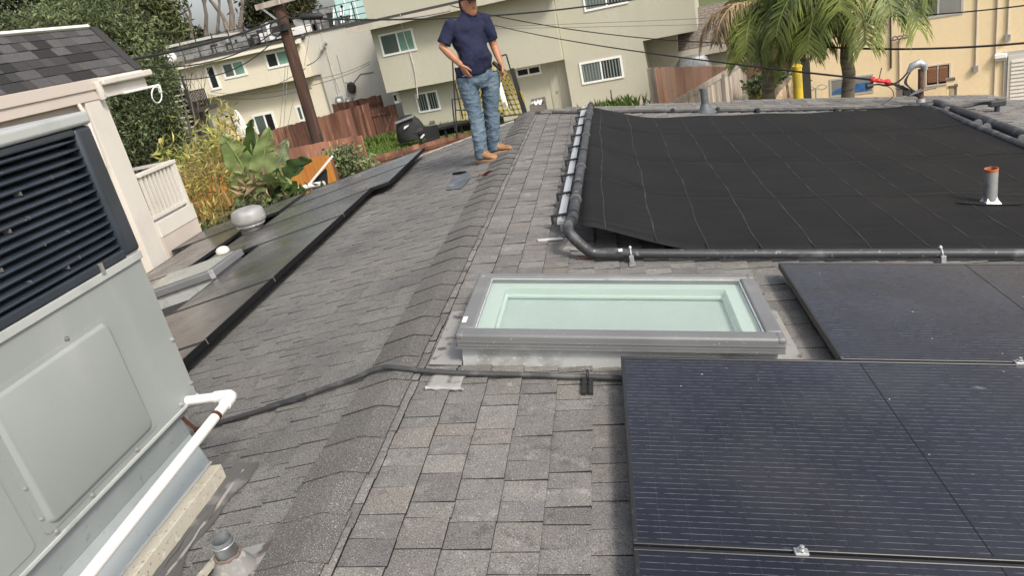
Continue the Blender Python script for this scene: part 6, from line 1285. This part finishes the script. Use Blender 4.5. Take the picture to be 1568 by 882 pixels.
# treetops past the olive roof
c = wp(668, 2, 62); tree('broadleaf_tree', 'small bright green treetop showing above the olive building roof by the man head', [(c, (1.9, 1.5, 1.3), 90, 24, .4)], (c[0], c[1]), .2, m_leaf, .4, .4, tonemul=2.0)
c = wp(572, 14, 62); tree('broadleaf_tree', 'tiny olive treetop above the grey wall near the teal glass screen', [(c, (.9, .8, .7), 40, 22, .25)], (c[0], c[1]), .12, m_leaf_d, .35, .4, tonemul=1.6)
c = wp(622, 12, 60); tree('broadleaf_tree', 'sparse thin treetop between the two rooflines', [(c, (.6, .6, .9), 16, 12, .2)], (c[0], c[1]), .06, m_leaf, .3, .4, tonemul=1.2)

# yellow bamboo-like shrub
by = 13.2; t = thing('bamboo_shrub', 'yellow-green bamboo shrub with dry tan canes beside the banana plant', 'shrub', (wp(320, 330, by)[0], by, GZ)); PP, DD, TT = [], [], []; stems = MB()
for k in range(80):
    px = R(268, 380); py = R(205, 345); q = Vector(wp(px, py, by+R(-.9, .9)))
    if (px-325)**2/66**2+(py-280)**2/82**2 > 1.0 and R(0, 1) > .25: continue
    base = Vector((q.x*.55+wp(330, 330, by)[0]*.45+R(-.3, .3), q.y, q.z-R(.9, 1.8))); mid = base.lerp(q, .6)+Vector((R(-.1, .1), 0, .1)); stems.tube([base, mid, q], [.012, .009, .004], 5, tone=R(.6, 1.4))
    n = random.randint(16, 34); pp = np.array(q)+rng.normal(size=(n, 3))*np.array([.17, .17, .20]); d = rng.normal(size=(n, 3)); d[:, 2] -= .15; PP.append(pp); DD.append(d); g_ = rng.uniform(.5, 1.6); TT.append(rng.uniform(.55, 1.5, n)*g_)
for k in range(16):
    px, py = R(325, 352), R(165, 245); q = Vector(wp(px, py, by+R(-.3, .3))); stems.tube([q-Vector((R(-.2, .2), 0, 1.2)), q-Vector((0, 0, .5)), q], [.012, .010, .003], 5, tone=R(.8, 1.6))
    n = 26; pp = np.array(q)+rng.normal(size=(n, 3))*np.array([.10, .1, .28])-np.array([0, 0, .25]); PP.append(pp); DD.append(rng.normal(size=(n, 3))); TT.append(rng.uniform(.8, 1.7, n))
leafmesh('foliage', m_leaf_b, t, np.concatenate(PP), .19, .16, np.concatenate(TT), np.concatenate(DD), cup=.06); stems.build('canes', m_stem, t, smooth=60)
q = Vector(wp(356, 320, by-.6)); b = MB(); b.tube([q-Vector((-.08, 0, 1.4)), q, q+Vector((-.05, 0, .35))], [.035, .03, .025], 7); b.build('orange_cane', m_stem, t, smooth=60)
# yellow sprig near the lawn chairs
q = Vector(wp(250, 232, 12)); t = thing('yellow_sprig', 'single yellow-leaved sprig rising in front of the white lawn chairs', 'plant', (q.x, 12, GZ)); b = MB(); b.tube([wp(268, 262, 12), wp(258, 240, 12), wp(244, 218, 12)], [.012, .01, .004], 5); b.build('stem', m_stem, t)
pp = np.array([np.array(wp(268-24*f+R(-4, 4), 262-44*f+R(-4, 4), 12)) for f in np.linspace(.15, 1, 46)]); leafmesh('leaves', m_leaf_b, t, pp, .22, .18, rng.uniform(.9, 1.7, 46))

# banana / bird-of-paradise plant
BY = 11.8; bp_ = thing('banana_plant', 'broad-leaved banana plant with tall ragged green paddles below the cream building', 'plant', (wp(400, 320, BY)[0], BY, GZ))
def paddle(base, mid, tip, w, mt, roll=.0, fold=.25, tears=6, name='leaf'):
    b = MB(); P0, P1, P2 = Vector(base), Vector(mid), Vector(tip); n = 26; view = (Vector(EYE)-P1).normalized(); rows = []; ax = []
    for i in range(n+1):
        f = i/n; p = (1-f)**2*P0+2*f*(1-f)*P1+f*f*P2; d = (2*(1-f)*(P1-P0)+2*f*(P2-P1)).normalized(); s_ = d.cross(view).normalized(); nn = s_.cross(d); s2 = (s_*math.cos(roll)+nn*math.sin(roll)).normalized(); n2 = s2.cross(d)
        wd = w*(math.sin(math.pi*min(1, f*.96+.04)**.72))**.62*(1 if f < .97 else .7); rows.append((p, s2, n2, wd, d)); ax.append(p)
    for sgn in (-1, 1):
        cut = sorted(random.sample(range(4, n-2), tears)); off = 0
        for i in range(n):
            (p, s, q, wd, d), (p_, s_, q_, wd_, d_) = rows[i], rows[i+1]
            if i in cut: off = R(-.05, .05); 
            gap = .22 if i in cut else 0
            def e(p, s, q, wd, d, k, sh): return p+s*sgn*wd*k+q*(fold*wd*k+off*k+.02*math.sin(k*5+sh))+d*(wd*k*.28)
            a = [e(p, s, q, wd, d, k, i)+(d*wd*gap*k if gap else Vector()) for k in (0, .35, .7, 1)]; c = [e(p_, s_, q_, wd_, d_, k, i+1) for k in (0, .35, .7, 1)]
            tn = R(.93, 1.07); b.add(a+c, [(0, 1, 5, 4), (1, 2, 6, 5), (2, 3, 7, 6)], tn)
    o = b.build(name, mt, bp_, smooth=60)
    b = MB(); b.tube(ax, [.026*(1-.8*i/n)+.004 for i in range(n+1)], 6, tone=1.25); b.build('midrib', mt, o, smooth=60)
B = lambda px, py, d=0: wp(px, py, BY+d)
for (p0, p1, p2, w_, mt, roll, fold, tears) in (
    ((395, 320, 0), (384, 262, -.1), (338, 204, -.3), .29, m_banana, .25, .12, 5),
    ((398, 300, .2), (383, 235, .1), (387, 182, .1), .16, m_banana_d, .75, .5, 1),
    ((398, 300, .25), (392, 240, .2), (388, 196, .2), .15, m_banana, -.6, .3, 1),
    ((400, 310, -.1), (398, 255, -.1), (413, 196, -.2), .22, m_banana, -.2, .15, 3),
    ((402, 310, .1), (424, 262, .2), (440, 212, .35), .20, mat('greyed_banana_leaf', (.16, .20, .105), .5, trans=.2, bump=.006, bscale=14), .35, .2, 7),
    ((400, 318, -.2), (380, 290, -.4), (358, 262, -.6), .28, m_banana, .5, .2, 6),
    ((404, 300, -.2), (414, 268, -.5), (446, 282, -.9), .22, m_banana, -.3, .25, 4),
    ((398, 318, -.3), (376, 300, -.5), (360, 330, -.8), .24, m_banana, .4, .3, 8),
    ((406, 305, -.3), (444, 262, -.5), (478, 246, -.7), .19, m_banana_d, .9, .6, 4),
    ((404, 312, -.3), (430, 285, -.6), (466, 290, -.9), .17, m_banana_d, .7, .4, 7),
    ((402, 312, -.2), (396, 290, -.5), (412, 330, -.8), .20, m_banana, -.5, .3, 6)):
    paddle(B(*p0), B(*p1), B(*p2), w_, mt, roll, fold, tears)
b = MB()
for k in range(9): x = R(-.35, .35); b.tube([(wp(402, 320, BY)[0]+x*.5, BY+R(-.2, .2), GZ), (wp(402, 320, BY)[0]+x, BY+R(-.2, .2), wp(400, 325, BY)[2]), (wp(402, 300, BY)[0]+x*.7, BY, wp(400, 296+R(-8, 8), BY)[2])], [.06, .05, .03], 7, tone=R(.6, 1.3))
b.build('stalks', m_banana, bp_, smooth=60)
pp, tn, _ = clumps(wp(405, 305, BY-.3), (.35, .3, .45), 26, 8, .12); leafmesh('dry_husks', m_dead, bp_, pp, .30, .2, tn)
# dark ground shrub under the banana and hedge under the deck
pp, tn, _ = clumps(wp(415, 322, BY-.8), (.7, .5, .28), 34, 20, .14); t = thing('low_shrub', 'low dark shrub at the foot of the banana plant above the black panels', 'shrub', (wp(415, 322, BY)[0], BY-.8, GZ)); leafmesh('foliage', m_leaf_s, t, pp, .14, .45, tn*.7); limbs((wp(415, 322, BY)[0], BY-.8, GZ), [tuple(p_) for p_ in pp[::150]], .04, m_bark, t, 'stems')
q = wp(300, 372, 12.0); pp, tn, _ = clumps((q[0]-.2, 12.2, q[2]-.05), (1.35, .8, .34), 110, 26, .15); t = thing('hedge', 'low dark green hedge below the white deck', 'hedge', (q[0], 12.2, GZ)); leafmesh('foliage', m_leaf_s, t, pp, .12, .5, tn*.8*np.ones_like(tn)); limbs((q[0], 12.2, GZ), [tuple(p_) for p_ in pp[::300]], .04, m_bark, t, 'stems')
# grey-green vines over the low fence
q = wp(530, 262, 21.5); PP = [clumps(wp(px, py, 21.5), (.5, .4, .5), 26, 22, .16) for px, py in ((522, 258), (540, 262), (530, 245), (512, 250), (556, 262))]
t = thing('vine', 'straggly grey-green vine hanging over the low red fence', 'vine', (q[0], 21.5, GZ)); leafmesh('foliage', m_leaf_s, t, np.concatenate([p_[0] for p_ in PP]), .13, .55, np.concatenate([p_[1] for p_ in PP])*1.35); limbs((q[0], 21.6, GZ), [wp(px, py, 21.6) for px, py in ((515, 240), (525, 250), (540, 255), (555, 262), (530, 236))], .03, m_bark, t, 'stems')
# grass on the lawn
N = 9000; P = np.stack([rng.uniform(-14.5, -5.2, N), rng.uniform(27.5, 37.3, N), np.full(N, GZ)], 1); D = rng.normal(size=(N, 3))*.35; D[:, 2] = 1; leafmesh('lawn_grass', m_blade, None, P, .20, .16, rng.uniform(.6, 1.5, N), D, kind='stuff')
N = 2200; P = np.stack([rng.normal(-10.6, 1.6, N), 37.2-np.abs(rng.normal(0, .35, N)), np.full(N, GZ)], 1); D = rng.normal(size=(N, 3))*.3; D[:, 2] = 1; leafmesh('tall_grass', m_blade, None, P, .42, .10, rng.uniform(.7, 1.5, N), D, kind='stuff')
N = 7000; P = np.stack([rng.uniform(-24, -11, N), rng.uniform(24, 36, N), np.full(N, GZ)], 1); D = rng.normal(size=(N, 3))*.35; D[:, 2] = 1; leafmesh('side_lawn_grass', m_blade, None, P, .2, .16, rng.uniform(.5, 1.1, N), D, kind='stuff')
q = ony((940, 158), 30); t = thing('weed', 'tuft of tall green weeds against the foot of the olive wing wall', 'weeds', (q.x, 30, GZ)); N = 420; P = np.stack([rng.normal(q.x, .55, N), rng.normal(30, .3, N), np.full(N, q.z-.5)], 1); D = rng.normal(size=(N, 3))*.3; D[:, 2] = 1; leafmesh('blades', m_blade, t, P, rng.uniform(.3, .85, N), .07, rng.uniform(.6, 1.5, N), D, kind='stuff')
b = MB(); b.tube([(q.x-.05, 30, GZ), (q.x-.05, 30, q.z+.55)], .03, 6); b.build('stake', m_bark, t)
q = wp(1186, 123, 23); pp, tn, _ = clumps(q, (.85, .5, .22), 50, 20, .12); t = thing('bank_plant', 'dark green creeping plant on the bank between the palms', 'plant', (q[0], 23, GZ)); leafmesh('foliage', m_leaf, t, pp, .14, .55, tn); limbs((q[0], 23, GZ), [tuple(p_) for p_ in pp[::250]], .03, m_bark, t, 'stems')
q = wp(1180, 146, 22.6); N = 900; P = np.stack([rng.uniform(wp(1163, 150, 22.6)[0], wp(1205, 150, 22.6)[0], N), rng.uniform(22.2, 24, N), np.full(N, wp(1185, 140, 23)[2]-.1)], 1); D = rng.normal(size=(N, 3))*.5; D[:, 2] = .8; leafmesh('bank_grass', m_blade, None, P, .22, .14, np.stack([rng.uniform(.9, 1.7, N), rng.uniform(.6, 1.1, N), rng.uniform(.6, 1.1, N)], 1), D, kind='stuff')

# palms
def palm(label, px, topy, y, r, crown_py, fronds, dead, seed):
    random.seed(seed); q = ony((px, topy), y); cz = ony((px, crown_py), y).z; t = thing('palm_tree', label, 'palm tree', (q.x, y, GZ), 'palm trees by the yellow building')
    b = MB(); n = 26; b.tube([Vector((q.x+.02*math.sin(k), y, GZ+(q.z-GZ)*k/n)) for k in range(n+1)], [r*(1.05+.05*(k % 2)) for k in range(n+1)], 14); b.build('trunk', m_palm_trunk, t, smooth=70)
    b = MB(); b.tube([Vector((q.x, y, q.z)), Vector((q.x, y, q.z+.35*(cz-q.z))), Vector((q.x, y, cz))], [r*1.08, r*1.15, r*.7], 12); b.build('crownshaft', m_leaf_b, t, smooth=60)
    c = Vector((q.x, y, cz))
    for (az, el, L_, droop, mt, nl) in fronds:
        b = MB(); d0 = Vector((math.cos(az)*math.cos(el), math.sin(az)*math.cos(el), math.sin(el))); pts = [c]; d = d0.copy(); n = 22
        for i in range(n): d = (d+Vector((0, 0, -droop/n*(.4+1.6*i/n)))).normalized(); pts.append(pts[-1]+d*L_/n)
        b.tube(pts, [.028*(1-.85*i/n)+.003 for i in range(n+1)], 5, tone=1.2)
        nleaf = nl
        for k in range(nleaf):
            f = .10+.90*k/nleaf; i = min(int(f*n), n-1); p = pts[i].lerp(pts[i+1], f*n-i); dd = (pts[i+1]-pts[i]).normalized(); sd = dd.cross(Vector((0, 0, 1))); sd = sd.normalized() if sd.length > .01 else Vector((1, 0, 0))
            ll = L_*.36*(1-.55*abs(f-.45)*1.4)*R(.8, 1.15)
            for sg in (-1, 1):
                d1 = (sd*sg*R(.7, 1.0)+dd*R(.45, .8)+Vector((0, 0, R(-.35, .25)))).normalized(); w_ = .0135*R(.8, 1.2); up_ = d1.cross(dd).normalized(); s_ = d1.cross(up_).normalized()
                p1 = p+d1*ll*.5+Vector((0, 0, -.06*ll)); d2 = (d1+Vector((0, 0, -R(.5, 1.2)))).normalized(); p2 = p1+d2*ll*.32; p3 = p2+(d2+Vector((0, 0, -.7))).normalized()*ll*.22
                tn = R(.6, 1.45); b.add([p-s_*w_*.6, p+s_*w_*.6, p1-s_*w_, p1+s_*w_, p2-s_*w_*.7, p2+s_*w_*.7, p3], [(0, 1, 3, 2), (2, 3, 5, 4), (4, 5, 6)], tn)
        b.build('frond', mt, t)
    random.seed(seed+5); b = MB()
    for k in range(dead):
        a = R(0, 6.28); p = c+Vector((math.cos(a)*r, math.sin(a)*r, R(-.35, .0))); L_ = R(.4, 1.0); s_ = Vector((-math.sin(a), math.cos(a), 0))*.02
        m_ = p+Vector((math.cos(a)*L_*.35, math.sin(a)*L_*.35, -L_*.4)); e_ = m_+Vector((R(-.1, .1), R(-.1, .1), -L_*.6)); b.add([p-s_, p+s_, m_+s_*.8, m_-s_*.8, e_], [(0, 1, 2, 3), (3, 2, 4)], R(.6, 1.4))
    if dead: b.build('dead_skirt', m_dead, t)
    return t
d2r = math.radians
F1 = []
for az, el, L_, dr in ((-10, 20, 2.4, 1.9), (-35, 30, 2.3, 2.3), (-60, 15, 2.0, 2.0), (-90, 25, 2.0, 2.3), (-120, 20, 1.7, 2.2), (-150, 35, 1.5, 2.2), (170, 25, 1.3, 2.0), (10, 45, 2.3, 2.1), (-20, 60, 2.3, 1.9), (60, 40, 2.2, 1.8), (120, 45, 1.4, 1.8), (-75, 55, 2.1, 2.4), (-45, 5, 1.9, 1.6), (-20, -10, 1.9, 1.2), (-105, 0, 1.7, 1.5), (-70, -15, 1.6, 1.2), (-130, -5, 1.7, 1.4), (-25, 15, 2.2, 1.7), (-55, 35, 2.2, 2.4), (-5, 5, 2.0, 1.5), (-85, 5, 1.8, 1.6), (-40, -20, 1.7, .9)):
    F1.append((d2r(az), d2r(el), L_, dr, m_palm, 95))
for az, el, L_, dr in ((175, 35, 1.9, 2.4), (205, 40, 1.7, 2.6)): F1.append((d2r(az), d2r(el), L_, dr, m_dead, 60))
palm('palm with a thick low crown of dark green fronds in front of the garage', 1172, 62, 18, .135, 14, F1, 60, 31)
F2 = []
for az, el, L_, dr in ((-15, 50, 2.1, 2.6), (-45, 60, 2.3, 2.8), (-80, 55, 2.4, 2.9), (-110, 60, 2.5, 2.8), (-150, 50, 2.5, 2.6), (-170, 35, 2.4, 2.3), (20, 55, 2.0, 2.4), (160, 50, 2.5, 2.2), (90, 60, 2.4, 2.0), (-130, 35, 2.3, 2.3), (-60, 40, 2.3, 2.6), (-95, 35, 2.2, 2.5), (-165, 15, 2.2, 1.9)):
    F2.append((d2r(az), d2r(el), L_, dr, m_palm, 95))
palm('palm with long drooping bright fronds in front of the yellow building', 1297, 66, 17, .125, 8, F2, 14, 47)
